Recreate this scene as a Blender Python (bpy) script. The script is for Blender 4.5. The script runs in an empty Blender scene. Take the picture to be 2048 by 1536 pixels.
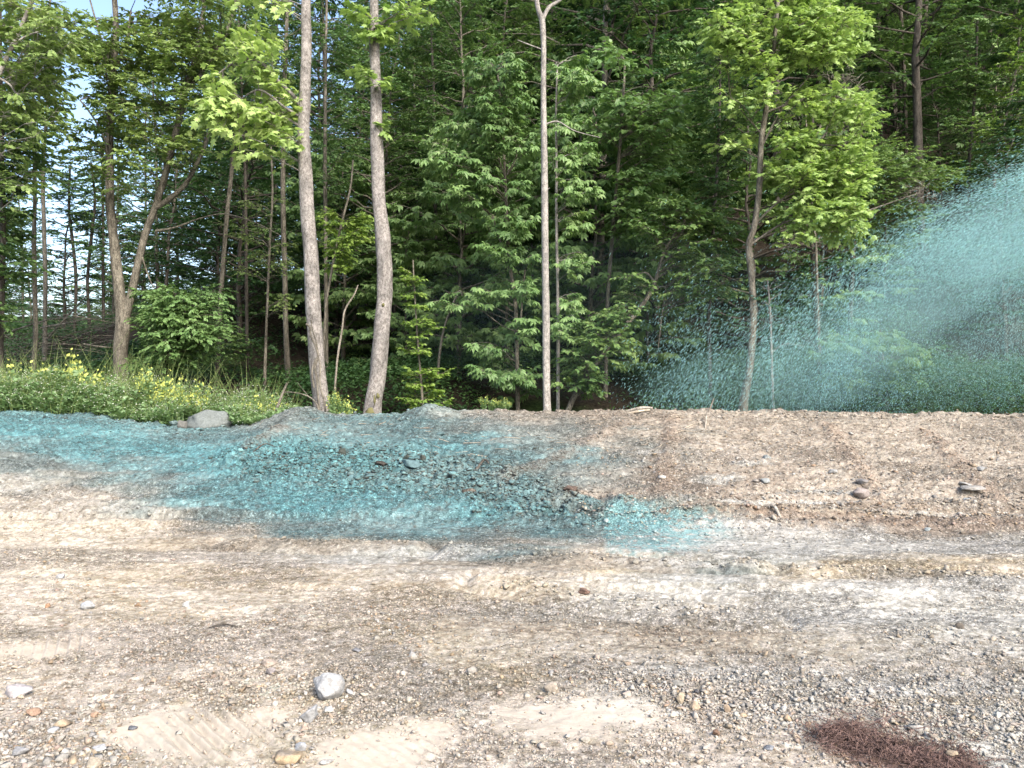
import bpy, math, random
import numpy as np
from mathutils import Vector

sc = bpy.context.scene
# ------------------------------------------------------------------ camera, world, sun, exposure
F, CX, CY, CAMZ = 1480.0, 1024.0, 768.0, 1.6
cam_d = bpy.data.cameras.new('camera'); cam = bpy.data.objects.new('camera', cam_d)
sc.collection.objects.link(cam); sc.camera = cam
cam.location = (0, 0, CAMZ); cam.rotation_euler = (math.radians(90), 0, 0)
cam_d.sensor_width = 36.0; cam_d.lens = 36.0 * F / 2048.0
cam_d.clip_start = 0.05; cam_d.clip_end = 3000

SUN_EL, SUN_AZ = 40.0, 148.0          # azimuth clockwise from +Y: behind the camera, to the right
world = bpy.data.worlds.new('World'); sc.world = world; world.use_nodes = True
wn = world.node_tree; wn.nodes.clear()
sky = wn.nodes.new('ShaderNodeTexSky'); sky.sky_type = 'NISHITA'; sky.sun_disc = False
sky.sun_elevation = math.radians(SUN_EL); sky.sun_rotation = math.radians(SUN_AZ)
sky.air_density = 1.0; sky.dust_density = 3.0; sky.ozone_density = 1.0
bg = wn.nodes.new('ShaderNodeBackground'); bg.inputs[1].default_value = 0.14
wo = wn.nodes.new('ShaderNodeOutputWorld')
wn.links.new(sky.outputs[0], bg.inputs[0]); wn.links.new(bg.outputs[0], wo.inputs[0])
sun_d = bpy.data.lights.new('sun', 'SUN'); sun_d.energy = 2.1; sun_d.angle = math.radians(24)
sun_d.color = (1.0, 0.93, 0.82)
sun = bpy.data.objects.new('sun', sun_d); sc.collection.objects.link(sun)
_az = math.radians(SUN_AZ); _el = math.radians(SUN_EL)
sdir = Vector((math.sin(_az) * math.cos(_el), math.cos(_az) * math.cos(_el), math.sin(_el)))
sun.rotation_euler = sdir.to_track_quat('Z', 'Y').to_euler()
sc.view_settings.view_transform = 'Standard'; sc.view_settings.look = 'None'
sc.view_settings.exposure = 1.62; sc.view_settings.gamma = 1.0
cy = sc.cycles
cy.volume_bounces = 1; cy.max_bounces = 6; cy.diffuse_bounces = 4; cy.glossy_bounces = 2; cy.transmission_bounces = 4
cy.transparent_max_bounces = 8; cy.use_denoising = True; cy.sample_clamp_indirect = 4.0
KALB = 1.50       # display-linear = albedo * KALB on open, level ground

# ------------------------------------------------------------------ helpers
RS = np.random.RandomState
def lin(c):
    c = np.asarray(c, float) / 255.0
    return np.where(c <= 0.04045, c / 12.92, ((c + 0.055) / 1.055) ** 2.4)
def sm(a, b, x):
    t = np.clip((x - a) / (b - a), 0, 1); return t * t * (3 - 2 * t)
def vnoise(x, y, seed=0):
    tab = RS(seed + 11).rand(256, 256)
    xi = np.floor(x).astype(int); yi = np.floor(y).astype(int)
    fx = x - xi; fy = y - yi
    fx = fx * fx * fx * (fx * (fx * 6 - 15) + 10); fy = fy * fy * fy * (fy * (fy * 6 - 15) + 10)
    x0 = xi & 255; x1 = (xi + 1) & 255; y0 = yi & 255; y1 = (yi + 1) & 255
    return (tab[x0, y0] * (1 - fx) + tab[x1, y0] * fx) * (1 - fy) + (tab[x0, y1] * (1 - fx) + tab[x1, y1] * fx) * fy
def fbm(x, y, seed=0, octv=4, gain=0.5):
    s = 0; a = 1.0; n = 0
    for k in range(octv):
        s = s + a * vnoise(x * 2 ** k + 17.3 * k, y * 2 ** k - 9.1 * k, seed + k); n += a; a *= gain
    return s / n - 0.5
def W(px, py, d):
    return np.array([(px - CX) / F * d, d, CAMZ + (CY - py) / F * d])
def nrm(v):
    return v / np.maximum(np.linalg.norm(v, axis=-1, keepdims=True), 1e-9)
def link(o, parent=None):
    sc.collection.objects.link(o)
    if parent is not None: o.parent = parent
    return o
def tag(o, label=None, cat=None, group=None, kind=None):
    for k, v in (('label', label), ('category', cat), ('group', group), ('kind', kind)):
        if v: o[k] = v
    return o
def empty(name, loc):
    o = bpy.data.objects.new(name, None); o.empty_display_size = 0.2
    link(o); o.location = [float(c) for c in loc]; return o
def mesh(name, V, Fc, mat, parent=None, origin=None, smooth=False, attrs=None, mat2=None):
    """V (n,3); Fc list of (m,k) index arrays; attrs {name: (n,) or (n,3)}"""
    V = np.asarray(V, np.float32)
    if origin is not None: V = V - np.asarray(origin, np.float32)
    if isinstance(Fc, np.ndarray): Fc = [Fc]
    me = bpy.data.meshes.new(name)
    me.vertices.add(len(V)); me.vertices.foreach_set('co', V.ravel())
    tot = np.concatenate([np.full(len(f), f.shape[1], np.int32) for f in Fc])
    idx = np.concatenate([f.ravel() for f in Fc]).astype(np.int32)
    me.loops.add(len(idx)); me.loops.foreach_set('vertex_index', idx)
    me.polygons.add(len(tot))
    st = np.concatenate([[0], np.cumsum(tot)[:-1]]).astype(np.int32)
    me.polygons.foreach_set('loop_start', st)
    me.polygons.foreach_set('loop_total', tot)
    if smooth: me.polygons.foreach_set('use_smooth', np.ones(len(tot), bool))
    for k, a in (attrs or {}).items():
        a = np.asarray(a, np.float32)
        if a.ndim == 1:
            at = me.attributes.new(k, 'FLOAT', 'POINT'); at.data.foreach_set('value', a)
        else:
            at = me.attributes.new(k, 'FLOAT_COLOR', 'POINT')
            at.data.foreach_set('color', np.concatenate([a, np.ones((len(a), 1), np.float32)], 1).ravel())
    me.update(calc_edges=True); me.materials.append(mat)
    if mat2 is not None:
        me.materials.append(mat2)
        me.polygons.foreach_set('material_index', np.concatenate([np.full(len(f), min(i, 1), np.int32) for i, f in enumerate(Fc)]))
    o = bpy.data.objects.new(name, me); link(o, parent)
    if origin is not None and parent is None: o.location = [float(c) for c in origin]
    return o

# ------------------------------------------------------------------ materials
def newmat(name):
    m = bpy.data.materials.new(name); m.use_nodes = True; nt = m.node_tree; nt.nodes.clear()
    out = nt.nodes.new('ShaderNodeOutputMaterial')
    return m, nt, out
def N(nt, t, **kw):
    n = nt.nodes.new(t)
    for k, v in kw.items(): setattr(n, k, v)
    return n
def ramp(nt, stops, fac):
    r = N(nt, 'ShaderNodeValToRGB'); e = r.color_ramp.elements
    e[0].position, e[0].color = stops[0][0], (*stops[0][1], 1)
    e[1].position, e[1].color = stops[-1][0], (*stops[-1][1], 1)
    for p, c in stops[1:-1]:
        q = e.new(p); q.color = (*c, 1)
    nt.links.new(fac, r.inputs[0]); return r.outputs[0]
def noise(nt, scale, detail=3, rough=0.6, vec=None, dim='3D'):
    n = N(nt, 'ShaderNodeTexNoise'); n.inputs['Scale'].default_value = scale
    n.inputs['Detail'].default_value = detail; n.inputs['Roughness'].default_value = rough
    if vec is not None: nt.links.new(vec, n.inputs['Vector'])
    return n.outputs['Fac']
def objvec(nt, scale=(1, 1, 1)):
    tc = N(nt, 'ShaderNodeTexCoord'); mp = N(nt, 'ShaderNodeMapping'); mp.inputs['Scale'].default_value = scale
    nt.links.new(tc.outputs['Object'], mp.inputs[0]); return mp.outputs[0]
def mul(nt, a, b, f=1.0):
    m = N(nt, 'ShaderNodeMix', data_type='RGBA', blend_type='MULTIPLY'); m.inputs[0].default_value = f
    nt.links.new(a, m.inputs[6]); nt.links.new(b, m.inputs[7]); return m.outputs[2]
def mathn(nt, op, a, b):
    m = N(nt, 'ShaderNodeMath', operation=op)
    for i, v in enumerate((a, b)):
        if isinstance(v, (int, float)): m.inputs[i].default_value = v
        else: nt.links.new(v, m.inputs[i])
    return m.outputs[0]

def leaf_mat(name, stops, trans=0.35, rough=0.45):
    m, nt, out = newmat(name)
    at = N(nt, 'ShaderNodeAttribute', attribute_name='tint')
    oi = N(nt, 'ShaderNodeObjectInfo')
    f = mathn(nt, 'ADD', mathn(nt, 'MULTIPLY', at.outputs['Fac'], 0.72), mathn(nt, 'MULTIPLY', oi.outputs['Random'], 0.28))
    col = ramp(nt, stops, f)
    p = N(nt, 'ShaderNodeBsdfPrincipled'); p.inputs['Roughness'].default_value = rough
    p.inputs['Specular IOR Level'].default_value = 0.35
    nt.links.new(col, p.inputs['Base Color'])
    t = N(nt, 'ShaderNodeBsdfTranslucent')
    g = N(nt, 'ShaderNodeMix', data_type='RGBA', blend_type='MULTIPLY'); g.inputs[0].default_value = 1
    g.inputs[7].default_value = (1.1, 1.15, 0.7, 1); nt.links.new(col, g.inputs[6])
    nt.links.new(g.outputs[2], t.inputs[0])
    mx = N(nt, 'ShaderNodeMixShader'); mx.inputs[0].default_value = trans
    nt.links.new(p.outputs[0], mx.inputs[1]); nt.links.new(t.outputs[0], mx.inputs[2])
    nt.links.new(mx.outputs[0], out.inputs[0]); return m
LM = {
 'syc': leaf_mat('sycamore_leaf', [(0, (.13, .23, .06)), (.5, (.31, .43, .14)), (1, (.47, .56, .22))], .38),
 'mid': leaf_mat('broad_leaf', [(0, (.032, .08, .027)), (.5, (.10, .18, .06)), (1, (.25, .34, .11))]),
 'buck': leaf_mat('compound_leaf', [(0, (.065, .14, .05)), (.5, (.17, .28, .10)), (1, (.31, .42, .17))]),
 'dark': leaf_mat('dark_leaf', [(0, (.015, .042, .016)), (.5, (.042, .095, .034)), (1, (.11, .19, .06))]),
 'lime': leaf_mat('lime_leaf', [(0, (.09, .18, .04)), (.5, (.20, .31, .07)), (1, (.34, .44, .12))], .45),
 'weed': leaf_mat('weed_leaf', [(0, (.075, .15, .06)), (.5, (.17, .27, .12)), (1, (.31, .41, .21))]),
 'olive': leaf_mat('olive_leaf', [(0, (.07, .12, .035)), (.5, (.18, .26, .08)), (1, (.34, .42, .15))]),
}
def bark_mat(name, c1, c2, c3, scale=14, stretch=0.35, bump=0.5, smoothtop=None):
    m, nt, out = newmat(name)
    v = objvec(nt, (1, 1, stretch))
    a = noise(nt, scale, 6, 0.7, v); b = noise(nt, scale * 5, 3, 0.7, v); c = noise(nt, scale * .22, 3, .6, v)
    fine = ramp(nt, [(.42, c3), (.50, c2), (.585, c1)], mathn(nt, 'ADD', mathn(nt, 'MULTIPLY', a, .5), mathn(nt, 'MULTIPLY', b, .5)))
    big = ramp(nt, [(.35, (.62, .62, .60)), (.6, (1.05, 1.04, 1.0))], c)
    col = mul(nt, fine, big)
    p = N(nt, 'ShaderNodeBsdfPrincipled'); p.inputs['Roughness'].default_value = .85
    p.inputs['Specular IOR Level'].default_value = .2
    nt.links.new(col, p.inputs['Base Color'])
    bm = N(nt, 'ShaderNodeBump'); bm.inputs['Strength'].default_value = bump; bm.inputs['Distance'].default_value = .02
    nt.links.new(b, bm.inputs['Height']); nt.links.new(bm.outputs[0], p.inputs['Normal'])
    nt.links.new(p.outputs[0], out.inputs[0]); return m
BM = {
 'syc': bark_mat('sycamore_bark', (.37, .35, .345), (.24, .225, .22), (.10, .088, .08), 24, .7, .8),
 'pale': bark_mat('pale_bark', (.40, .38, .365), (.28, .265, .255), (.13, .12, .115), 30, .5, .5),
 'grey': bark_mat('grey_bark', (.26, .24, .205), (.14, .127, .108), (.055, .05, .042), 18, .25, .8),
 'brown': bark_mat('brown_bark', (.14, .125, .11), (.085, .075, .066), (.035, .03, .027), 16, .2, .8),
 'dead': bark_mat('dead_wood', (.42, .38, .34), (.30, .27, .24), (.14, .12, .10), 20, .2, .4),
 'tan': bark_mat('broken_wood', (.52, .46, .38), (.38, .33, .27), (.2, .16, .13), 20, .2, .4),
}
def col_mat(name, rough=.93, spec=.15, speck=None, bump=.4, bscale=140, bdist=.004, grain=False):
    m, nt, out = newmat(name)
    at = N(nt, 'ShaderNodeAttribute', attribute_name='Col'); col = at.outputs['Color']
    v = objvec(nt)
    gr = N(nt, 'ShaderNodeAttribute', attribute_name='grain').outputs['Fac'] if grain else None
    def mulg(col, b):
        m_ = N(nt, 'ShaderNodeMix', data_type='RGBA', blend_type='MULTIPLY'); m_.inputs[0].default_value = 1.0
        if gr is not None: nt.links.new(gr, m_.inputs[0])
        nt.links.new(col, m_.inputs[6]); nt.links.new(b, m_.inputs[7]); return m_.outputs[2]
    for sc_, lo, hi in (speck or []):
        f = noise(nt, sc_, 3, .65, v)
        col = mulg(col, ramp(nt, [(.33, (lo,) * 3), (.68, (hi,) * 3)], f))
    if grain:
        for sc_, lo, hi in ((95, .62, 1.42), (42, .75, 1.28)):
            vo_ = N(nt, 'ShaderNodeTexVoronoi'); vo_.inputs['Scale'].default_value = sc_; nt.links.new(v, vo_.inputs['Vector'])
            sp_ = N(nt, 'ShaderNodeSeparateColor'); nt.links.new(vo_.outputs['Color'], sp_.inputs[0])
            col = mulg(col, ramp(nt, [(0, (lo,) * 3), (.7, (1, 1, 1)), (1, (hi, hi, hi * 1.03))], sp_.outputs[0]))
            col = mulg(col, ramp(nt, [(0.25, (1.04,) * 3), (.65, (.74,) * 3)], vo_.outputs['Distance']))
    p = N(nt, 'ShaderNodeBsdfPrincipled'); p.inputs['Roughness'].default_value = rough
    p.inputs['Specular IOR Level'].default_value = spec
    nt.links.new(col, p.inputs['Base Color'])
    h = mathn(nt, 'ADD', noise(nt, bscale, 4, .75, v), mathn(nt, 'MULTIPLY', noise(nt, bscale * .22, 3, .6, v), 2.0))
    bm = N(nt, 'ShaderNodeBump'); bm.inputs['Strength'].default_value = bump; bm.inputs['Distance'].default_value = bdist
    nt.links.new(h, bm.inputs['Height']); nt.links.new(bm.outputs[0], p.inputs['Normal'])
    if grain: nt.links.new(mathn(nt, 'ADD', mathn(nt, 'MULTIPLY', gr, bump - .15), .15), bm.inputs['Strength'])
    nt.links.new(p.outputs[0], out.inputs[0]); return m
M_ground = col_mat('graded_soil', speck=[(210, .62, 1.45), (60, .70, 1.32), (20, .84, 1.16)], bump=.9, bscale=150, bdist=.012, grain=True)
M_clod = col_mat('soil_clod', speck=[(60, .75, 1.2)], bump=.7, bdist=.006)
M_stone = col_mat('stone', rough=.85, speck=[(22, .78, 1.12), (70, .72, 1.15), (200, .8, 1.1)], bump=.35, bscale=90)
M_floor = col_mat('leaf_litter', speck=[(14, .45, 1.5), (3, .7, 1.25)], bump=1, bscale=30, bdist=.03)
M_spray = col_mat('slurry_droplet', rough=.35, spec=.5, bump=0)

# ------------------------------------------------------------------ terrain of the clearing
cr_px = np.array([-900, 0, 200, 330, 450, 520, 600, 660, 740, 800, 860, 920, 1000, 1090, 1300, 1500, 1700, 2048, 2900.])
cr_py = np.array([822, 824, 828, 848, 855, 845, 822, 830, 831, 829, 818, 823, 820, 826, 822, 823, 827, 829, 829.])
YC, YT = 13.5, 7.9
def crest_h(x, y):
    px = CX + F * x / np.maximum(y, 6)
    return CAMZ - YC * (np.interp(px, cr_px, cr_py) - CY) / F
def base_h(x, y):
    t = np.clip((y - YT) / (YC - YT), 0, 1)
    prof = .25 * t * t * (3 - 2 * t) + .75 * t
    prof = np.where(t < .12, t * t / .24 * .95 + 0, prof - .0)
    h = crest_h(x, YC) * np.minimum(prof, 1)
    past = np.maximum(y - YC - .1, 0)
    left = sm(-3.0, -4.5, x)
    drop = 1.0 - .75 * left
    return h - drop * sm(0, 2.6, past) * .9
def ground_xy(px, py):
    """the point of the clearing that the photo shows at a pixel"""
    px = np.asarray(px, float); py = np.asarray(py, float)
    lo = np.full(px.shape, 1.5); hi = np.full(px.shape, 13.4)
    for _ in range(30):
        d = (lo + hi) / 2
        z = CAMZ + (CY - py) / F * d
        over = z > base_h((px - CX) / F * d, d)
        lo = np.where(over, d, lo); hi = np.where(over, hi, d)
    return (px - CX) / F * d, d
def to_px(x, y, z):
    y = np.maximum(y, 1.0)
    return CX + F * x / y, CY - F * (z - CAMZ) / y
def segd(px, py, a, b):
    ax, ay = a; bx, by = b
    t = np.clip(((px - ax) * (bx - ax) + (py - ay) * (by - ay)) / ((bx - ax) ** 2 + (by - ay) ** 2), 0, 1)
    return np.hypot(px - ax - t * (bx - ax), py - ay - t * (by - ay)), t
def gpt(px, py):
    x, y = ground_xy(px, py); return float(x), float(y)
CLOD_A, CLOD_B, CLOD_C = gpt(560, 915), gpt(900, 955), gpt(1170, 1015)
TREAD = gpt(420, 1470)
def clod_mask(x, y):
    d1, _ = segd(x, y, CLOD_A, CLOD_B); d2, _ = segd(x, y, CLOD_B, CLOD_C)
    d = np.minimum(d1 / 1.05, d2 / .75) + fbm(x * .8, y * .8, 5) * .9
    return sm(1.15, .45, d)
TRACKS = [(gpt(1345, 835), gpt(1320, 1000)), (gpt(1655, 850), gpt(1755, 985)), (gpt(1850, 860), gpt(1990, 1000)), (gpt(1240, 850), gpt(1010, 960)), (gpt(560, 855), gpt(500, 900))]
TOE = [(gpt(1240, 1000), gpt(1560, 1045)), (gpt(1560, 1045), gpt(2060, 1055))]
RUTS = [(gpt(900, 1100), gpt(1500, 1135), .10), (gpt(1500, 1135), gpt(2060, 1165), .10), (gpt(480, 1085), gpt(830, 1095), .10), (gpt(1250, 1010), gpt(1700, 985), .08), (gpt(1560, 1020), gpt(2060, 1000), .08), (gpt(1000, 1165), gpt(1500, 1235), .06)]
def track_w(x, y, width=.10):
    w = 0
    for a, b in TRACKS:
        d, t = segd(x, y, a, b); w = np.maximum(w, sm(width * 1.8, width * .3, d + fbm(x * 5, y * 5, 31) * .14))
    return w
def toe_w(x, y):
    w = 0
    for a, b in TOE:
        d, t = segd(x, y, a, b); w = np.maximum(w, sm(.34, .05, d + fbm(x * 2, y * 2, 33) * .3))
    return w
TREADS = [(TREAD, .46, .36), (gpt(770, 1500), .32, .26), (gpt(90, 1300), .36, .28), (gpt(1180, 1430), .45, .3)]
def sand_mask(x, y):
    m = 0
    for (a, b), rx, ry in TREADS:
        m = np.maximum(m, sm(1.35, .45, np.hypot((x - a) / rx, (y - b) / ry) + fbm(x * 3.5, y * 3.5, 25, 5, .7) * 1.7))
    return m
def detail_h(x, y):
    q = y + .10 * x
    act = sm(1.5, 4, y)
    m = sm(4.5, 5.5, y) * sm(13.2, 11.8, y)
    h = fbm(x * .5, y * .8, 1) * .05
    h = h + (vnoise(x * .18 + 5, q * 2.6, 2) - .5) * .06 * m + (vnoise(x * .5, q * 7.5, 3) - .5) * .035 * m + (vnoise(x * .7, q * 15, 23) - .5) * .018 * m * sm(-.1, .15, fbm(x * .7, y * .7, 24))
    h = h + fbm(x * 3, y * 3, 4, 5, .6) * .035
    rough = sm(7.6, 9, y)
    fine = 1 - .85 * sand_mask(x, y)
    h = h + (fbm(x * 7, y * 9, 6, 4, .6) * (.024 + .055 * rough) + fbm(x * 26, y * 30, 19, 2, .6) * (.009 + .014 * rough)) * fine
    cm = clod_mask(x, y)
    r = 1 - np.abs(fbm(x * 5.5, y * 6.5, 7, 4, .6)) * 3.4
    h = h + cm * (np.maximum(r, 0) * .10 + fbm(x * 12, y * 14, 8, 3, .55) * .10 - .03)
    h = h + track_w(x, y) * (.035 + .05 * fbm(x * 10, y * 10, 9))
    h = h + toe_w(x, y) * (.05 + .10 * fbm(x * 6, y * 6, 10))
    for a, b, hh in RUTS:
        d, t = segd(x, y, a, b); d = d + fbm(x * 1.5, y * 1.5, 12) * .16
        h = h + hh * .42 * sm(.24, .02, np.abs(d)) * (1 + 1.3 * fbm(x * 9, y * 9, 14)) - .035 * sm(.1, 0, np.abs(d - .28))
    # lug marks of a machine near the camera and on the silt
    for (cx0, cy0), rx, ry, ang, sp, amp in ((TREAD, .42, .33, .75, .062, .017), (gpt(770, 1500), .30, .25, .75, .055, .012), (gpt(90, 1300), .35, .3, .5, .06, .012),
                                     (gpt(800, 1020), .9, .35, 1.35, .11, .018), (gpt(1290, 1170), 1.0, .35, 1.4, .10, .014)):
        dx, dy = x - cx0, y - cy0
        mk = sm(1.15, .6, np.hypot(dx / rx, dy / ry) + fbm(x * 4, y * 4, 15) * .5)
        w = (dx * math.cos(ang) + dy * math.sin(ang)) / sp * 2 * math.pi + fbm(x * 3, y * 3, 16) * 1.5
        h = h + mk * amp * .8 * np.clip(.7 + 2.2 * fbm(x * 5, y * 5, 27), .1, 1.3) * (np.sin(w) + .35 * np.sin(2 * w))
    cr = sm(12.9, 13.5, y) * sm(14.6, 13.7, y)
    h = h + cr * (fbm(x * 1.7, y * 2, 17, 4, .6) * .13 + fbm(x * 8, y * 8, 18, 3) * .07)
    h = h + .14 * np.exp(-((x + 1.5) ** 2 / .14 + (y - 13.2) ** 2 / .1)) + .12 * np.exp(-((x + 3.9) ** 2 / .22 + (y - 13.3) ** 2 / .1))
    return h * act
def G(x, y): return base_h(x, y) + detail_h(x, y)

PAL = dict(T=(112, 160, 165), t=(122, 153, 155), g=(140, 148, 144), b=(180, 167, 152), B=(164, 151, 137), s=(222, 204, 178),
           p=(216, 200, 180), w=(210, 204, 189), o=(204, 186, 159), k=(192, 181, 165))
ROWS = [(815, 'ttggtbbbbbb'), (840, 'TtggtgBbbbb'), (870, 'TTtttggbbbb'), (910, 'gTTTTtgbbbb'), (950, 'ggTTttgBbbb'), (1000, 'kktTTtBBbbb'), (1040, 'skgttTtBBBB'),
        (1065, 'sskgtttwBBB'), (1100, 'pskkggkgwww'), (1150, 'sspkkkogoos'), (1200, 'posspkwwwww'), (1260, 'spppokkkwww'), (1330, 'spppkokkkkk'),
        (1400, 'ppsskpwpwww'), (1470, 'pskssppppsw'), (1536, 'pkpspppppsw')]
COLX = np.array([0, 200, 400, 600, 800, 1000, 1200, 1400, 1600, 1800, 2048.])
GR = np.array([[lin(PAL[c]) for c in r] for _, r in ROWS]); RY = np.array([r for r, _ in ROWS], float)
def paint(x, y):
    """soil colour at a place on the ground: bare clay, pale silt, gravel and the sprayed slurry"""
    z = base_h(x, y)
    px, py = to_px(x, y, z)
    amp = sm(820, 900, py)
    wx = fbm(x * .9, y * 1.6, 40, 4, .6) * 330; wy = fbm(x * .9, y * 1.8, 44, 4, .6) * 90 * amp
    gx = np.interp(px + wx, COLX, np.arange(len(COLX))); gy = np.interp(py + wy, RY, np.arange(len(RY)))
    i = np.clip(gx.astype(int), 0, len(COLX) - 2); j = np.clip(gy.astype(int), 0, len(RY) - 2)
    fx = (gx - i)[..., None]; fy = (gy - j)[..., None]
    c = (GR[j, i] * (1 - fx) + GR[j, i + 1] * fx) * (1 - fy) + (GR[j + 1, i] * (1 - fx) + GR[j + 1, i + 1] * fx) * fy
    def blend(c, w, col): return c * (1 - w[..., None]) + lin(col) * w[..., None]
    streak = fbm(x * .5, (y + .1 * x) * 3.2, 50, 4, .6); pat = fbm(x * 1.4, y * 2.6, 52, 6, .68)
    def blob(cx0, cy0, rx, ry, soft=.32, k=1.0):
        d = np.hypot((px - cx0) / rx, (py - cy0) / ry) + pat * 1.6 * k + streak * .8 * k
        return sm(1 + soft, 1 - soft, d)
    # thick bright slurry
    for b, wgt in (((110, 858, 150, 14), .6), ((420, 905, 160, 14), .6), ((560, 1005, 190, 20), .75), ((700, 930, 180, 20), .4), ((960, 1030, 60, 20), .6), ((1270, 1010, 120, 10), .35), ((950, 868, 60, 6), .6), ((1160, 897, 60, 6), .55)):
        c = blend(c, blob(*b) * wgt * .8, (118, 174, 180))
    # the splash with its hard left edge
    edge = sm(1200, 1216, px + pat * 40); wv = blob(1290, 1062, 145, 36, .45, .7) * edge; wv2 = blob(1250, 1040, 70, 22, .4, .6) * edge
    # pale silt sheets
    for b in ((1500, 1075, 260, 26), (1800, 1095, 330, 22), (1330, 1130, 170, 12), (1370, 1165, 160, 12), (1900, 1180, 260, 14), (1750, 1230, 300, 14), (1500, 1345, 240, 22), (1800, 1375, 250, 30)):
        c = blend(c, blob(*b) * .65, (204, 201, 191))
    for b in ((880, 1105, 150, 12), (700, 1125, 120, 9), (870, 1111, 24, 7)):
        c = blend(c, blob(*b) * .38, (204, 204, 196))
    for b in ((1430, 957, 50, 7), (1500, 925, 40, 5), (1300, 905, 60, 4), (1530, 1005, 160, 4), (1620, 985, 150, 4), (1850, 1025, 200, 5)):
        c = blend(c, blob(*b, .5, .5) * .7, (198, 196, 186))
    # darker clay and ochre bands
    for b in ((1700, 1030, 330, 18), (1180, 1130, 330, 16), (600, 1085, 330, 12), (1500, 1280, 420, 30), (1150, 1260, 300, 26), (1950, 1150, 240, 10), (1700, 1130, 250, 8)):
        c = blend(c, blob(*b) * .40, (160, 142, 122))
    for b in ((330, 1145, 160, 16), (620, 1160, 200, 22), (900, 1180, 200, 20), (1820, 1130, 260, 9), (600, 1400, 60, 30), (560, 1520, 60, 20), (1850, 1395, 250, 14)):
        c = blend(c, blob(*b) * .35, (204, 180, 146))
    c = blend(c, sm(1.15, .6, np.hypot((x - TREAD[0]) / .5, (y - TREAD[1]) / .4) + pat) * .8, (212, 197, 174))
    # reddish mulch under the heap of twigs
    d, t = segd(px, py, (1680, 1475), (1940, 1560)); c = blend(c, sm(60, 18, d + pat * 90) * .8, (122, 92, 84))
    # bare earth shows in specks between the drops of slurry
    teal = sm(1.02, 1.25, (c[..., 1] + c[..., 2]) / (2 * c[..., 0] + 1e-4))
    hi = fbm(x * 13, y * 20, 61, 4, .75)
    c = blend(c, teal * sm(.0, .18, hi) * .5, (112, 112, 108))
    ln = np.abs(fbm(x * .7 + 3, (y + .10 * x) * 11, 58, 4, .6))
    c = c * (1 + .22 * sm(.05, .0, ln) * sm(.0, .15, fbm(x * .9, y * .9, 59)))[..., None]
    c = c * (1 - .30 * sm(.05, .0, np.abs(fbm(x * .8 + 7, (y + .12 * x) * 9, 63, 4, .6))) * sm(-.05, .12, fbm(x * 1.1, y * 1.1, 64)))[..., None]
    c0 = c
    c = c * (1 + .35 * fbm(x * 5, y * 8, 60, 4, .7)[..., None] + .7 * fbm(x * 20, y * 26, 66, 2, .8)[..., None] + .25 * streak[..., None])
    snd = sand_mask(x, y); calm = c0 * (1 + .25 * fbm(x * 9, y * 12, 69, 4, .6))[..., None]
    sp = fbm(x * 22, y * 28, 67, 2, .8)
    c = c * (1 - .38 * sm(.06, .24, sp))[..., None]; c = c * (1 + .22 * sm(-.06, -.24, sp))[..., None]
    w_ = (snd * .85)[..., None]; c = c * (1 - w_) + (calm * .45 + lin((220, 202, 176)) * .55) * w_
    cm = clod_mask(x, y)[..., None]
    c = c * (1 - .12 * cm)
    # clay shows through the slurry on the rough ground
    c = blend(c, wv * .68 * sm(.2, -.02, hi), (122, 186, 192)); c = blend(c, wv2 * .7 * sm(.2, .0, hi), (150, 205, 207))
    tk = np.clip(track_w(x, y, .14) * .55 + toe_w(x, y) * .5, 0, 1)
    c = blend(c, tk * .6, (160, 138, 122))
    c = c / KALB
    return np.clip(np.where(c > .28, .28 + (c - .28) * .62, c), .008, .46)

def axis_u(n_mid, n_out, lim, far):
    mid = np.linspace(-lim, lim, n_mid); k = np.arange(1, n_out + 1) / n_out
    out = lim + (far - lim) * k ** 2.2
    return np.concatenate([-out[::-1], mid, out])
ys = np.concatenate([-60 * np.linspace(1, 0, 14)[:-1] ** 2, np.linspace(0, 2.0, 12), np.exp(np.linspace(math.log(2.1), math.log(13.0), 640)), np.linspace(13.03, 14.3, 40), np.linspace(14.5, 17, 12)])
us = axis_u(1250, 45, .88, 14)
def grain_of(x, y, c):
    lum = (c * KALB).mean(-1)
    patch = sm(-.10, .12, fbm(x * .9, y * 1.3, 26, 5, .6)) * .55 + .45
    return np.clip((1 - .9 * sand_mask(x, y)) * patch - .35 * sm(.50, .68, lum), .05, 1)
YY = np.repeat(ys[:, None], len(us), 1); XX = us[None, :] * np.maximum(YY, 2.6)
ZZ = G(XX, YY); CC = paint(XX, YY)
nr, nc = XX.shape
ii = (np.arange(nr - 1)[:, None] * nc + np.arange(nc - 1)[None, :]).ravel()
quads = np.stack([ii, ii + 1, ii + nc + 1, ii + nc], 1)
g = mesh('ground', np.stack([XX, YY, ZZ], -1).reshape(-1, 3), quads, M_ground, smooth=True, attrs={'Col': CC.reshape(-1, 3), 'grain': grain_of(XX, YY, CC).ravel()})
tag(g, 'graded gravel and clay clearing with turquoise sprayed slurry', 'ground', kind='structure')

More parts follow.
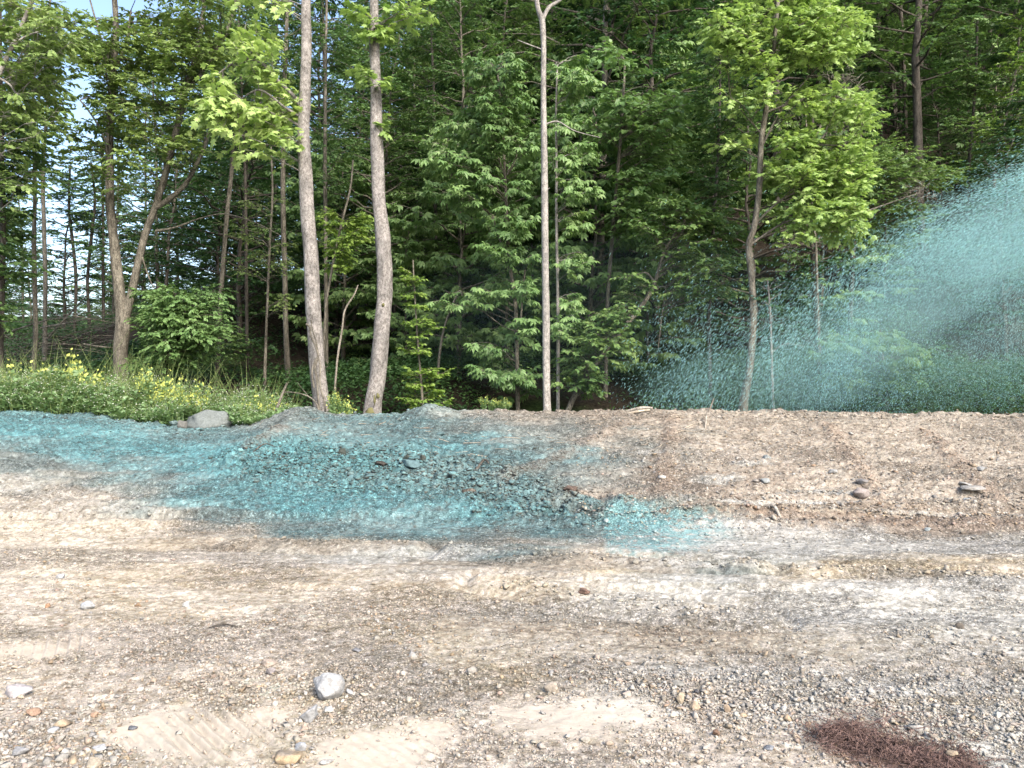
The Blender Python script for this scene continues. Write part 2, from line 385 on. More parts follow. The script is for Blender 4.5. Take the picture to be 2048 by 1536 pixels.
# ------------------------------------------------------------------ forest floor and hillside (reaches the horizon)
def hill(x, y):
    z = .25 + 1.55 * sm(15.3, 20.5, y)
    xb = -.27 * y
    hf = sm(-1, 15, x - xb)
    z = z + hf * (.80 * np.maximum(y - 20.5, 0) - .0) * sm(90, 62, y) + hf * 30 * sm(62, 90, y)
    z = z + 3.6 * np.exp(-((x + 10.5) ** 2 / 26 + (y - 29) ** 2 / 22)) + 1.6 * np.exp(-((x + 21) ** 2 / 40 + (y - 27) ** 2 / 20))
    z = z + 14 * sm(110, 240, y) * (1 + .6 * vnoise(x * .02, y * .02, 77)) * (1 - hf)
    z = z + fbm(x * .15, y * .15, 70) * 1.0 * sm(17, 22, y) + fbm(x * .9, y * .9, 71) * .25
    front = sm(18, 14.6, y)
    return z * (1 - front) + front * np.minimum(z, base_h(x, np.maximum(y, 14.4)) - .12)
hy = np.concatenate([np.linspace(14.4, 40, 160), 40 + 260 * np.linspace(.01, 1, 60) ** 1.6])
hx = axis_u(300, 30, 46, 300)
XX, YY = np.meshgrid(hx, hy); ZZ = hill(XX, YY)
hcol = lin((58, 51, 43))[None, None] * np.ones(XX.shape + (3,))  # dark litter, colour lowered further to stand in for forest shade
gm = sm(.05, .2, fbm(XX * .4, YY * .4, 72) + .06)[..., None] * .55 + sm(60, 120, YY)[..., None] * .6
hcol = (hcol * (1 - gm) + lin((62, 92, 40)) * gm) / 1.4
nr, nc = XX.shape
ii = (np.arange(nr - 1)[:, None] * nc + np.arange(nc - 1)[None, :]).ravel()
g = mesh('hillside', np.stack([XX, YY, ZZ], -1).reshape(-1, 3), np.stack([ii, ii + 1, ii + nc + 1, ii + nc], 1), M_floor, smooth=True, attrs={'Col': hcol.reshape(-1, 3)})
tag(g, 'wooded hillside with dark leaf litter', 'hillside', kind='structure')

# ------------------------------------------------------------------ stones
from mathutils import noise as mnoise
import bmesh
def hull(npts, seed, flat=1.0, sub=0, rough=0.0):
    r = RS(seed); bm = bmesh.new()
    for v in nrm(r.normal(size=(npts, 3))) * r.uniform(.75, 1.0, (npts, 1)): bm.verts.new(v * [1, 1, flat])
    res = bmesh.ops.convex_hull(bm, input=bm.verts)
    bmesh.ops.delete(bm, geom=[v for v in bm.verts if not v.link_faces], context='VERTS')
    if sub:
        bmesh.ops.triangulate(bm, faces=bm.faces)
        bmesh.ops.subdivide_edges(bm, edges=bm.edges[:], cuts=sub, use_grid_fill=True)
        bmesh.ops.smooth_vert(bm, verts=bm.verts, factor=.5, use_axis_x=True, use_axis_y=True, use_axis_z=True)
        for v in bm.verts:
            n_ = v.co.normalized()
            v.co += n_ * rough * (mnoise.fractal(v.co * 2.6 + Vector((seed, 0, 0)), .7, 2.1, 4))
    bmesh.ops.triangulate(bm, faces=bm.faces)
    V = np.array([v.co[:] for v in bm.verts]); T = np.array([[v.index for v in f.verts] for f in bm.faces]); bm.free()
    return V, T
HULLS = [hull(n, 100 + n * 7 + k, f) for k, (n, f) in enumerate([(9, .6), (10, .7), (11, .55), (12, .8), (9, .45), (13, .7)])]
def scatter(name, X, Y, S, COL, mat, seed, label, cat, sink=.25, lower=None, templates=HULLS, stretch=.35, zf=G):
    r = RS(seed); n = len(X); Z = zf(X, Y)
    vs, fs, cs = [], [], []; off = 0
    which = r.randint(0, len(templates), n)
    for k, (V, T) in enumerate(templates):
        m = which == k; c = int(m.sum())
        if not c: continue
        a = r.uniform(0, 6.283, c); ti = r.normal(0, .25, c); s = S[m]
        sx = 1 + r.uniform(-stretch, stretch, c); sy = 1 + r.uniform(-stretch, stretch, c)
        v = V[None] * np.stack([sx, sy, np.ones(c)], 1)[:, None]
        vz = v[..., 2] * np.cos(ti)[:, None] + v[..., 0] * np.sin(ti)[:, None]
        vx = v[..., 0] * np.cos(ti)[:, None] - v[..., 2] * np.sin(ti)[:, None]
        x = vx * np.cos(a)[:, None] - v[..., 1] * np.sin(a)[:, None]; y = vx * np.sin(a)[:, None] + v[..., 1] * np.cos(a)[:, None]
        P = np.stack([x, y, vz], -1) * (s / 2)[:, None, None] + np.stack([X[m], Y[m], Z[m] + s * (.5 * .6 - sink)], 1)[:, None]
        col = np.repeat(COL[m][:, None], len(V), 1)
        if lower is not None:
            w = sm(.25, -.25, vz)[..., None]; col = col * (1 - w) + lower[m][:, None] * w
        vs.append(P.reshape(-1, 3)); cs.append(col.reshape(-1, 3))
        fs.append((T[None] + (np.arange(c) * len(V))[:, None, None] + off).reshape(-1, 3)); off += c * len(V)
    o = mesh(name, np.concatenate(vs), np.concatenate(fs), mat, attrs={'Col': np.concatenate(cs)})
    return tag(o, label, cat, kind='stuff')
STC = np.array([lin(c) for c in [(176, 176, 174), (205, 203, 198), (150, 152, 156), (196, 172, 140), (160, 128, 100), (180, 146, 118), (112, 108, 108), (184, 160, 150), (214, 206, 192), (134, 116, 100)]]) / KALB * .92
def stone_cols(r, n, base=None, mix=0):
    c = STC[r.choice(10, n, p=[.2, .17, .12, .14, .08, .01, .04, .09, .12, .03])] * r.uniform(.65, 1.25, (n, 1))
    if base is not None: c = c * (1 - mix) + base * mix
    return c
r = RS(3)
n = 190000     # gravel of the near ground
Y = np.exp(r.uniform(math.log(2.4), math.log(8.6), n)); X = r.uniform(-.82, .82, n) * Y
dens = fbm(X * 1.1, Y * 1.1, 80, 4, .6) + .35 * sm(1, -2.5, X) * sm(5.5, 3.6, Y) + .1 * sm(5.5, 3.5, Y) + .25 * sm(.5, .1, np.abs(Y - (4.05 - .45 * (X - 1)) )) * sm(.2, .8, X) - .1 * sm(5, 7, Y)
tread = 2 - 1.6 * sand_mask(X, Y)
pt_ = sm(-.10, .12, fbm(X * .9, Y * 1.3, 26, 5, .6))
keep = (r.rand(n) < np.clip(.50 + dens * 2.4, .06, 1) * (.35 + .65 * pt_)) & (r.rand(n) > sand_mask(X, Y) * .96)
X, Y, dens = X[keep], Y[keep], dens[keep]; n = len(X)
S = np.exp(r.normal(math.log(.0078), .52, n)) * (1 + 1.2 * np.clip(dens, 0, .5)); S = np.clip(S, .004, .055)
pc = paint(X, Y)
scatter('gravel', X, Y, S, stone_cols(r, n, pc, .6), M_stone, 5, 'loose pebbles and chips over the near ground', 'gravel', sink=.12)
# clods of sprayed clay
n = 13000
t = r.rand(n); A, B, C_ = map(np.array, (CLOD_A, CLOD_B, CLOD_C))
P = np.where((t < .6)[:, None], A + (B - A) * (t / .6)[:, None], B + (C_ - B) * ((t - .6) / .4)[:, None]) + r.normal(0, .55, (n, 2)) * [1.3, 1.0]
m = r.rand(n) < clod_mask(P[:, 0], P[:, 1]); P = P[m]
tw = []
for a, b in TRACKS + TOE + [(x_[0], x_[1]) for x_ in RUTS]:
    L = math.dist(a, b); k = int(L * 130); tt = r.rand(k)[:, None]
    tw.append(np.array(a) + (np.array(b) - np.array(a)) * tt + r.normal(0, .09, (k, 2)))
tw = np.concatenate(tw)
cx = r.uniform(-11, 11, 1500); cx = cx[(cx > -9)]; crp = np.stack([cx, 13.2 + r.normal(0, .22, len(cx))], 1)
k = 14000; wy = r.uniform(7.6, 13.2, k); wx = r.uniform(-.8, .8, k) * wy; wide = np.stack([wx, wy], 1)
ALL = np.concatenate([P, tw, crp, wide]); n = len(ALL)
S = np.concatenate([np.clip(np.exp(r.normal(math.log(.036), .5, len(P))), .012, .15), np.clip(np.exp(r.normal(math.log(.024), .5, len(tw))), .01, .09),
                    np.clip(np.exp(r.normal(math.log(.04), .5, len(crp))), .015, .16), np.clip(np.exp(r.normal(math.log(.020), .5, len(wide))), .006, .08)])
pc = paint(ALL[:, 0], ALL[:, 1]) * r.uniform(.75, 1.1, (n, 1))
low = np.repeat((lin((104, 96, 88)) / KALB)[None], n, 0) * r.uniform(.6, 1.1, (n, 1))  # bare soil undersides, darkened to suggest shade in the gaps
CL = [hull(12, 300 + k, .75, 1, .45) for k in range(6)]
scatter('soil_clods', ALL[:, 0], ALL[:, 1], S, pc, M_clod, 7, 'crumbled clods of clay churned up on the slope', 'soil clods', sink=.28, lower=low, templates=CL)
# pale stones on the bare slope to the right
n = 10000; py = r.uniform(828, 1060, n); px = r.uniform(1150, 2350, n); x, y = ground_xy(px, py)
S = np.clip(np.exp(r.normal(math.log(.024), .5, n)), .01, .10)
scatter('rubble', x, y, S, stone_cols(r, n, paint(x, y), .4) * 1.1, M_stone, 9, 'small pale stones strewn over the bare brown slope', 'rubble', sink=.25, stretch=.5)
# a band of bigger chips at right front and coarse stones front left
rx, ry, rs = [], [], []
for (ax, ay), (bx, by), sp, k, s0 in (((1330, 1395), (1640, 1450), 16, 190, .024), ((1100, 1350), (1380, 1400), 16, 180, .020), ((1560, 1440), (1700, 1475), 10, 40, .028), ((1790, 1455), (1900, 1480), 10, 30, .03), ((530, 1330), (640, 1530), 24, 170, .024),
                              ((0, 1400), (300, 1510), 50, 420, .022), ((0, 1500), (260, 1536), 20, 160, .028), ((200, 1300), (560, 1330), 44, 260, .018), ((30, 1120), (160, 1190), 30, 160, .022), ((100, 1190), (560, 1240), 40, 420, .019), ((560, 1180), (900, 1290), 40, 260, .016), ((740, 1240), (860, 1300), 20, 70, .026), ((1060, 1400), (1100, 1470), 12, 24, .026), ((900, 1330), (1000, 1400), 24, 30, .025)):
    t = r.rand(k); x, y = ground_xy(ax + (bx - ax) * t + r.normal(0, sp, k), ay + (by - ay) * t + r.normal(0, sp * .8, k))
    rx.append(x); ry.append(y); rs.append(np.clip(np.exp(r.normal(math.log(s0), .38, k)), .012, .075))
rx, ry, rs = map(np.concatenate, (rx, ry, rs)); k_ = r.rand(len(rx)) > sand_mask(rx, ry) * .95; rx, ry, rs = rx[k_], ry[k_], rs[k_]
scatter('stone_chips', rx, ry, rs, stone_cols(r, len(rx), paint(rx, ry), .3), M_stone, 10, 'angular grey and tan stone chips in patches at the front', 'stone chips', sink=.2, templates=HULLS)

def rock(px, py, wpx, hf, df, col, label, seed, cat='rock', name='rock', col2=None, tilt=0, rough=.10, yaw=0, pts=16, sink=.10, boxy=False):
    x, y = ground_xy(px, py); x = float(x); y = float(y)
    w = wpx / F * y; V, T = hull(pts, seed, 1.0, 4, rough)
    V = V / np.abs(V).max(0)
    if boxy: V = np.sign(V) * np.abs(V) ** .75
    V = V * [w / 2, w * df / 2, w * hf / 2]
    c, s = math.cos(tilt), math.sin(tilt); V = np.stack([V[:, 0] * c - V[:, 2] * s, V[:, 1], V[:, 0] * s + V[:, 2] * c], 1)
    c, s = math.cos(yaw), math.sin(yaw); V = np.stack([V[:, 0] * c - V[:, 1] * s, V[:, 0] * s + V[:, 1] * c, V[:, 2]], 1)
    V[:, 2] -= V[:, 2].min() + sink * w * hf
    f = sm(-.1, .35, np.array([fbm(V[:, 0] / w * 3 + seed, V[:, 2] / w * 5 + V[:, 1] / w * 3, seed)])[0] + .0)[:, None]
    cc = lin(col) * (1 - f) + lin(col2 or [min(255, c_ * 1.08) for c_ in col]) * f
    y2 = y + w * df * .35
    z0 = float(G(np.array([x]), np.array([y2]))[0])
    cc = cc * .72 + cc.mean(1, keepdims=True) * .28
    o = mesh(name, V, T, M_stone, attrs={'Col': cc * .84 / KALB}); o.location = (x, y2, z0)
    return tag(o, label, cat)
GB = (196, 198, 200)
rock(654, 1406, 70, .9, .9, (206, 208, 210), 'rounded pale grey rock, largest stone of the near ground', 21, col2=(176, 173, 168), pts=34, rough=.06)
rock(619, 1447, 46, .75, .8, (190, 192, 195), 'triangular light grey stone just below the largest near rock', 22, tilt=.35, pts=8)
rock(604, 1465, 24, .9, .7, (206, 180, 158), 'pinkish tan stone leaning on the triangular grey stone', 24, pts=8)
rock(656, 1425, 22, .8, .8, (216, 214, 206), 'small white stone directly under the largest near rock', 25, pts=9)
rock(609, 1392, 12, .9, .8, (214, 208, 200), 'tiny white chip against the left side of the largest rock', 26, pts=8)
rock(636, 1420, 12, .8, .8, (205, 200, 190), 'tiny cream stone between the largest rock and the triangular stone', 27, pts=8)
rock(699, 1390, 15, .8, .8, (208, 212, 218), 'small bluish white cube of stone right of the largest rock', 28, boxy=True, pts=10)
rock(600, 1506, 28, .75, .9, (202, 206, 212), 'bluish white stone beside the ochre slab at the bottom edge', 29, pts=12)
rock(572, 1527, 62, .45, .9, (208, 178, 132), 'flat ochre sandstone slab at the bottom edge', 30, boxy=True, sink=.3, col2=(188, 176, 164))
rock(655, 1532, 36, .55, .8, (190, 188, 184), 'grey stone with a pale top at the bottom edge', 31, pts=10, sink=.25)
rock(24, 1396, 62, .5, .6, (204, 196, 198), 'flat pinkish grey wedge of rock at the left edge', 32, tilt=.22, pts=10)
rock(1108, 1388, 42, .52, .7, (198, 182, 160), 'rounded tan oblong stone in the middle of the gravel', 33, pts=18)
rock(1172, 1490, 22, .65, .8, (214, 204, 186), 'cream stone standing alone below the tan oblong stone', 34)
rock(1435, 1474, 20, .75, .8, (152, 118, 92), 'brown stone among grey chips at the front', 35)
rock(1390, 1418, 24, .9, .7, (204, 178, 146), 'tan stone on the band of chips at the front', 36)
rock(1455, 1424, 16, 1.3, .7, (196, 170, 140), 'upright tan stone on the band of chips at the front', 37)
rock(1362, 1405, 18, 1.4, .7, (202, 182, 150), 'tall cream stone at the left end of the band of chips', 38)
rock(1394, 1388, 12, .9, .9, (104, 104, 110), 'small dark grey stone above the band of chips', 39)
rock(1540, 1502, 24, .45, .8, (140, 146, 156), 'flat blue grey stone left of the brown twigs', 40)
rock(1908, 1519, 26, .5, .7, (196, 172, 140), 'tan stone lying on the brown twigs', 41, sink=-.5)
rock(62, 1428, 32, .6, .8, (178, 142, 114), 'brown stone below the wedge of rock at the left edge', 42)
rock(187, 1432, 16, .8, .7, (198, 158, 126), 'small orange brown block in the pale sand at left', 43, boxy=True)
rock(176, 1542, 40, .6, .8, (200, 184, 158), 'tan stone cut by the bottom edge at left', 44)
rock(36, 1514, 34, .6, .8, (170, 170, 172), 'grey stone near the bottom left corner', 45)
rock(195, 1505, 28, .6, .8, (206, 208, 212), 'white stone between tan stones near the bottom left corner', 46)
rock(104, 1466, 22, .6, .8, (205, 207, 211), 'round white stone below the brown stone at left', 47)
rock(264, 1458, 20, .35, .9, (120, 124, 132), 'thin dark slate chip at the edge of the tread marks', 48)
rock(713, 1302, 18, .5, .8, (150, 152, 158), 'grey stone with dark underside above and right of the largest rock', 49)
rock(540, 1348, 20, .8, .7, (170, 160, 160), 'mauve grey stone up and left of the largest rock', 50)
rock(535, 1337, 34, .45, .7, (196, 176, 158), 'pinkish stone behind the mauve grey stone', 51)
rock(170, 1222, 28, .6, .8, (200, 204, 208), 'light grey stone amid brown pebbles at left', 52)
rock(92, 1212, 14, .8, .7, (204, 156, 112), 'small orange brown stone at left', 53)
rock(372, 1220, 16, .8, .8, (206, 204, 198), 'white stone standing on the gravel at left centre', 54)
rock(118, 1155, 16, .8, .8, (196, 198, 202), 'grey white stone on the tan rise at far left', 55)
rock(1170, 1192, 26, .55, .8, (150, 116, 98), 'dark reddish brown lump of clay on the pale ground', 56, rough=.22)
rock(1926, 1252, 22, .55, .8, (122, 112, 100), 'dark brown lump on the pale silt at right', 57)
rock(1358, 1374, 30, .2, .9, (176, 172, 160), 'flat slate chip above the band of chips', 58)
# rocks of the slope
SB = (128, 158, 160)
rock(408, 856, 104, .56, .8, (138, 148, 146), 'long grey boulder half buried at the top of the bank beside the weeds', 60, 'boulder', 'boulder', rough=.14, sink=.34, pts=26)
rock(362, 856, 20, 1.2, .8, (126, 126, 120), 'narrow upright stone against the left end of the long boulder', 61)
rock(345, 850, 22, .5, .8, (120, 150, 152), 'small slurry tinted stone left of the long boulder', 62)
rock(820, 945, 44, .38, .8, (104, 144, 150), 'smooth teal slab in the churned clods', 63, tilt=-.25, boxy=True)
rock(685, 918, 20, 1.0, .8, (84, 92, 84), 'dark upright clod at the top of the churned clods', 64, 'clod', 'clod', rough=.3)
rock(815, 925, 22, .9, .8, (90, 100, 90), 'dark clod behind the smooth teal slab', 65, 'clod', 'clod', rough=.3)
rock(845, 930, 14, 1.1, .8, (92, 98, 90), 'small dark clod right of the teal slab', 66, 'clod', 'clod', rough=.3)
rock(760, 935, 26, .6, .8, (86, 80, 74), 'brown clod left of the teal slab', 67, 'clod', 'clod', rough=.3)
rock(700, 962, 22, .6, .8, (110, 158, 166), 'teal stone in the churned clods below the brown clod', 68)
rock(1728, 995, 38, .6, .8, (178, 164, 158), 'pinkish grey rock at the foot of the bare slope', 69)
rock(1731, 972, 32, .4, .8, (150, 146, 146), 'grey flat rock stacked behind the pinkish rock on the bare slope', 70)
rock(1950, 988, 50, .22, .8, (180, 176, 170), 'wide flat pale rock on the bare slope at right', 71)
rock(1938, 972, 30, .3, .8, (186, 184, 180), 'small flat rock behind the wide flat rock on the bare slope', 72)
rock(1935, 999, 16, .6, .8, (180, 188, 192), 'bluish stone in front of the wide flat rock', 73)
rock(1668, 948, 22, .4, .8, (180, 180, 178), 'light grey stone beside the track up the slope', 74)
rock(1533, 968, 20, .6, .8, (176, 182, 182), 'pale stone in the middle of the bare slope', 75)
rock(1512, 965, 16, .6, .8, (168, 160, 152), 'greyish stone left of the pale stone on the bare slope', 76)
rock(1536, 915, 18, .7, .8, (170, 178, 178), 'pale stone high on the bare slope', 77)
rock(1858, 1063, 14, .6, .8, (176, 190, 194), 'bluish pebble on the silt at the foot of the slope', 78)
rock(1965, 943, 18, .6, .8, (180, 182, 182), 'light stone near the right edge of the bare slope', 79)
rock(880, 868, 18, .6, .8, (110, 148, 152), 'slurry coated stone just under the crest mound', 80)
rock(1262, 986, 26, .4, .8, (140, 122, 108), 'brown lump at the edge of the slurry', 81, 'clod', 'clod', rough=.25)
rock(1142, 991, 34, .5, .9, (124, 104, 92), 'brown clay lump on the teal ground left of the splash', 82, 'clod', 'clod', rough=.3)

# ------------------------------------------------------------------ tubes
def tube(P, R, sides=8, bump=0, seed=0):
    P = np.asarray(P, float); R = np.asarray(R, float); n = len(P)
    T = nrm(np.gradient(P, axis=0))
    ref = np.array([0, 1.0, 0]) if abs(T[0][1]) < .9 else np.array([1.0, 0, 0])
    X = nrm(np.cross(T, ref)); Yv = np.cross(T, X)
    a = np.linspace(0, 2 * math.pi, sides, endpoint=False)
    rr = R[:, None] * np.ones(sides)
    if bump:
        s = np.arange(n)[:, None] * .6
        rr = rr * (1 + bump * (vnoise(np.cos(a)[None] * 1.6 + s * .35 + 9, np.sin(a)[None] * 1.6 + s * .2 + seed + 5, seed) - .5))
    V = P[:, None] + X[:, None] * (np.cos(a)[None] * rr)[..., None] + Yv[:, None] * (np.sin(a)[None] * rr)[..., None]
    i = np.arange(n - 1)[:, None] * sides; j = np.arange(sides)[None]; k = (j + 1) % sides
    Fq = np.stack([i + j, i + k, i + sides + k, i + sides + j], -1).reshape(-1, 4)
    return V.reshape(-1, 3), Fq
def straws(A, B, ra, rb):
    """many thin three-sided sticks at once"""
    n = len(A); D = nrm(B - A); ref = np.where(np.abs(D[:, 2:3]) < .8, [[0, 0, 1.0]], [[1.0, 0, 0]])
    X = nrm(np.cross(D, ref)); Yv = np.cross(D, X); vs = []
    for P, r_ in ((A, ra), (B, rb)):
        for k in range(3):
            a = 2.0944 * k; vs.append(P + (X * math.cos(a) + Yv * math.sin(a)) * np.reshape(r_, (-1, 1)))
    V = np.stack(vs, 1).reshape(-1, 3); o = (np.arange(n) * 6)[:, None]
    Fq = np.concatenate([o + np.array([[k, (k + 1) % 3, 3 + (k + 1) % 3, 3 + k]]) for k in range(3)])
    return V, Fq
class Acc:
    def __init__(s): s.v = []; s.f = []; s.n = 0
    def add(s, VF):
        V, Fq = VF; s.v.append(V); s.f.append(Fq + s.n); s.n += len(V)
    def build(s, name, mat, parent=None, origin=None, smooth=True):
        return mesh(name, np.concatenate(s.v), np.concatenate(s.f), mat, parent, origin, smooth)
def resample(P, m):
    P = np.asarray(P, float); k = len(P)
    if k == 2: t = np.linspace(0, 1, m)[:, None]; return P[0] * (1 - t) + P[1] * t
    out = []; t = np.linspace(0, k - 1 - 1e-6, m)
    for tt in t:
        i = int(tt); f = tt - i
        p0 = P[max(i - 1, 0)]; p1 = P[i]; p2 = P[i + 1]; p3 = P[min(i + 2, k - 1)]
        out.append(.5 * ((2 * p1) + (p2 - p0) * f + (2 * p0 - 5 * p1 + 4 * p2 - p3) * f * f + (3 * p1 - p0 - 3 * p2 + p3) * f ** 3))
    return np.array(out)

# ------------------------------------------------------------------ leaves
def LT(v, f): return np.array(v, float), np.array(f)
def leaflet(base, d, n, L, w, fold=.18, droop=0):
    d = nrm(np.array(d, float)); n = nrm(np.array(n, float)); x = np.cross(d, n)
    b = np.array(base, float)
    return [b, b + d * L * .5 - x * w + n * fold * w, b + d * L * .9 + n * droop * L, b + d * L * .5 + x * w + n * fold * w]
LK = {}
LK['simple'] = LT([(0, 0, 0), (-.30, .42, .06), (0, 1.0, -.14), (.30, .42, .06)], [(0, 2, 1), (0, 3, 2)])
ol = [(0, 0), (-.22, .02), (-.50, .28), (-.26, .40), (-.46, .72), (-.16, .66), (0, 1.0), (.16, .66), (.46, .72), (.26, .40), (.50, .28), (.22, .02)]
vv = [(0, .42, .05)] + [(a, b, -.20 * abs(a) - .12 * b * b) for a, b in ol]
LK['lobed'] = LT(vv, [(0, 1 + (k + 1) % 12, 1 + k) for k in range(12)])
vs, fs = [], []
for k, a in enumerate((-1.35, -.7, 0, .7, 1.35)):
    L = .62 if abs(a) > 1 else (.82 if abs(a) > .1 else .95)
    q = leaflet((0, .05, 0), (math.sin(a), math.cos(a), -.42), (math.sin(a) * .42, math.cos(a) * .42, 1), L, .14 * (L + .2), .15, -.16)
    vs += q; fs += [(4 * k, 4 * k + 2, 4 * k + 1), (4 * k, 4 * k + 3, 4 * k + 2)]
LK['compound'] = LT(vs, fs)
def leaves(name, P, D, Nn, S, kind, mat, parent, origin, seed=0, tintb=None, wood=(), wmat=None):
    V, T = LK[kind]; r = RS(seed); n = len(P)
    D = nrm(D); X = nrm(np.cross(D, Nn)); Z = np.cross(X, D)
    VV = P[:, None] + S[:, None, None] * (V[None, :, 0:1] * X[:, None] + V[None, :, 1:2] * D[:, None] + V[None, :, 2:3] * Z[:, None])
    FF = (T[None] + (np.arange(n) * len(V))[:, None, None]).reshape(-1, 3)
    t = r.rand(n) * .6 + .2 + r.normal(0, .08, n)
    if tintb is not None: t = t * .5 + tintb * .5
    vs_, fs_, ts_ = [VV.reshape(-1, 3)], [FF], [np.repeat(np.clip(t, 0, 1), len(V))]; off = len(vs_[0])
    for w_ in wood:
        if w_.n: vs_.append(np.concatenate(w_.v)); fs_.append(np.concatenate(w_.f) + off); ts_.append(np.zeros(w_.n)); off += w_.n
    return mesh(name, np.concatenate(vs_), fs_, mat, parent, origin, attrs={'tint': np.concatenate(ts_)}, mat2=wmat if len(fs_) > 1 else None)
class Crown:
    """collects leaf sprays and the twigs that carry them"""
    def __init__(s, seed, size, density=1.0, droop=.15, flat=.25):
        s.r = RS(seed); s.size = size; s.dens = density; s.droop = droop; s.flat = flat
        s.P, s.D, s.N, s.T = [], [], [], []; s.wood = Acc()
    def spray(s, path, ntw, twl, t0=.3):
        r = s.r; path = np.asarray(path); n = len(path); tb = r.rand()
        t = np.clip(np.linspace(t0, 1, ntw) + r.normal(0, .02, ntw), 0, 1) * (n - 1)
        i = np.minimum(t.astype(int), n - 2); f = (t - i)[:, None]
        A = path[i] * (1 - f) + path[i + 1] * f; T = nrm(path[i + 1] - path[i])
        side = nrm(np.cross(T, [0, 0, 1.0]) + 1e-6) * np.where(np.arange(ntw) % 2, 1, -1)[:, None]
        an = r.uniform(.5, 1.2, ntw)[:, None]; an[-1] = .1
        D = nrm(T * np.cos(an) + side * np.sin(an) + np.stack([r.normal(0, s.flat * .5, ntw), r.normal(0, s.flat * .5, ntw), r.normal(-.05, s.flat, ntw)], 1))
        L = twl * r.uniform(.55, 1.15, ntw) * (1.15 - .55 * (t / (n - 1)))
        B = A + D * L[:, None]; B[:, 2] -= s.droop * L
        s.wood.add(straws(A, B, np.full(ntw, .006), np.full(ntw, .002)))
        m = max(3, int(round(s.dens * twl / (s.size * .42))))
        u = np.tile(np.linspace(.15, 1, m), ntw) + r.normal(0, .03, m * ntw); k = np.repeat(np.arange(ntw), m); c = len(k)
        P = A[k] + D[k] * (L[k] * u)[:, None]; P[:, 2] -= s.droop * L[k] * u * u
        sd = np.where(np.tile(np.arange(m), ntw) % 2, 1., -1.)[:, None] * r.uniform(.4, 1.1, (c, 1))
        lat = nrm(np.cross(D[k], [0, 0, 1.0]) + 1e-6)
        DD = nrm(D[k] + lat * sd + np.stack([r.normal(0, .2, c), r.normal(0, .2, c), r.normal(-.25, .22, c) - s.droop], 1))
        Nn = nrm(np.stack([r.normal(0, .55, c), r.normal(0, .55, c) - .1, np.ones(c)], 1))
        s.P.append(P); s.D.append(DD); s.N.append(Nn); s.T.append(np.full(c, tb) * .6 + r.rand(c) * .4)
    def build(s, kind, mat, parent, origin, seed=0, br=None, wmat=None):
        P = np.concatenate(s.P); S = s.size * s.r.uniform(.65, 1.2, len(P))
        return leaves('crown', P, np.concatenate(s.D), np.concatenate(s.N), S, kind, mat, parent, origin, seed, np.concatenate(s.T), [s.wood] + ([br] if br else []), wmat)

def branch_path(r, A, B, arch=.12, n=6):
    A = np.asarray(A); B = np.asarray(B); L = np.linalg.norm(B - A)
    t = np.linspace(0, 1, n)[:, None]
    M = (A + B) / 2 + [r.normal(0, .06) * L, r.normal(0, .06) * L, arch * L]
    P = A * (1 - t) ** 2 + 2 * M * t * (1 - t) + B * t * t
    P[1:-1] += r.normal(0, .02 * L, (n - 2, 3)); return P

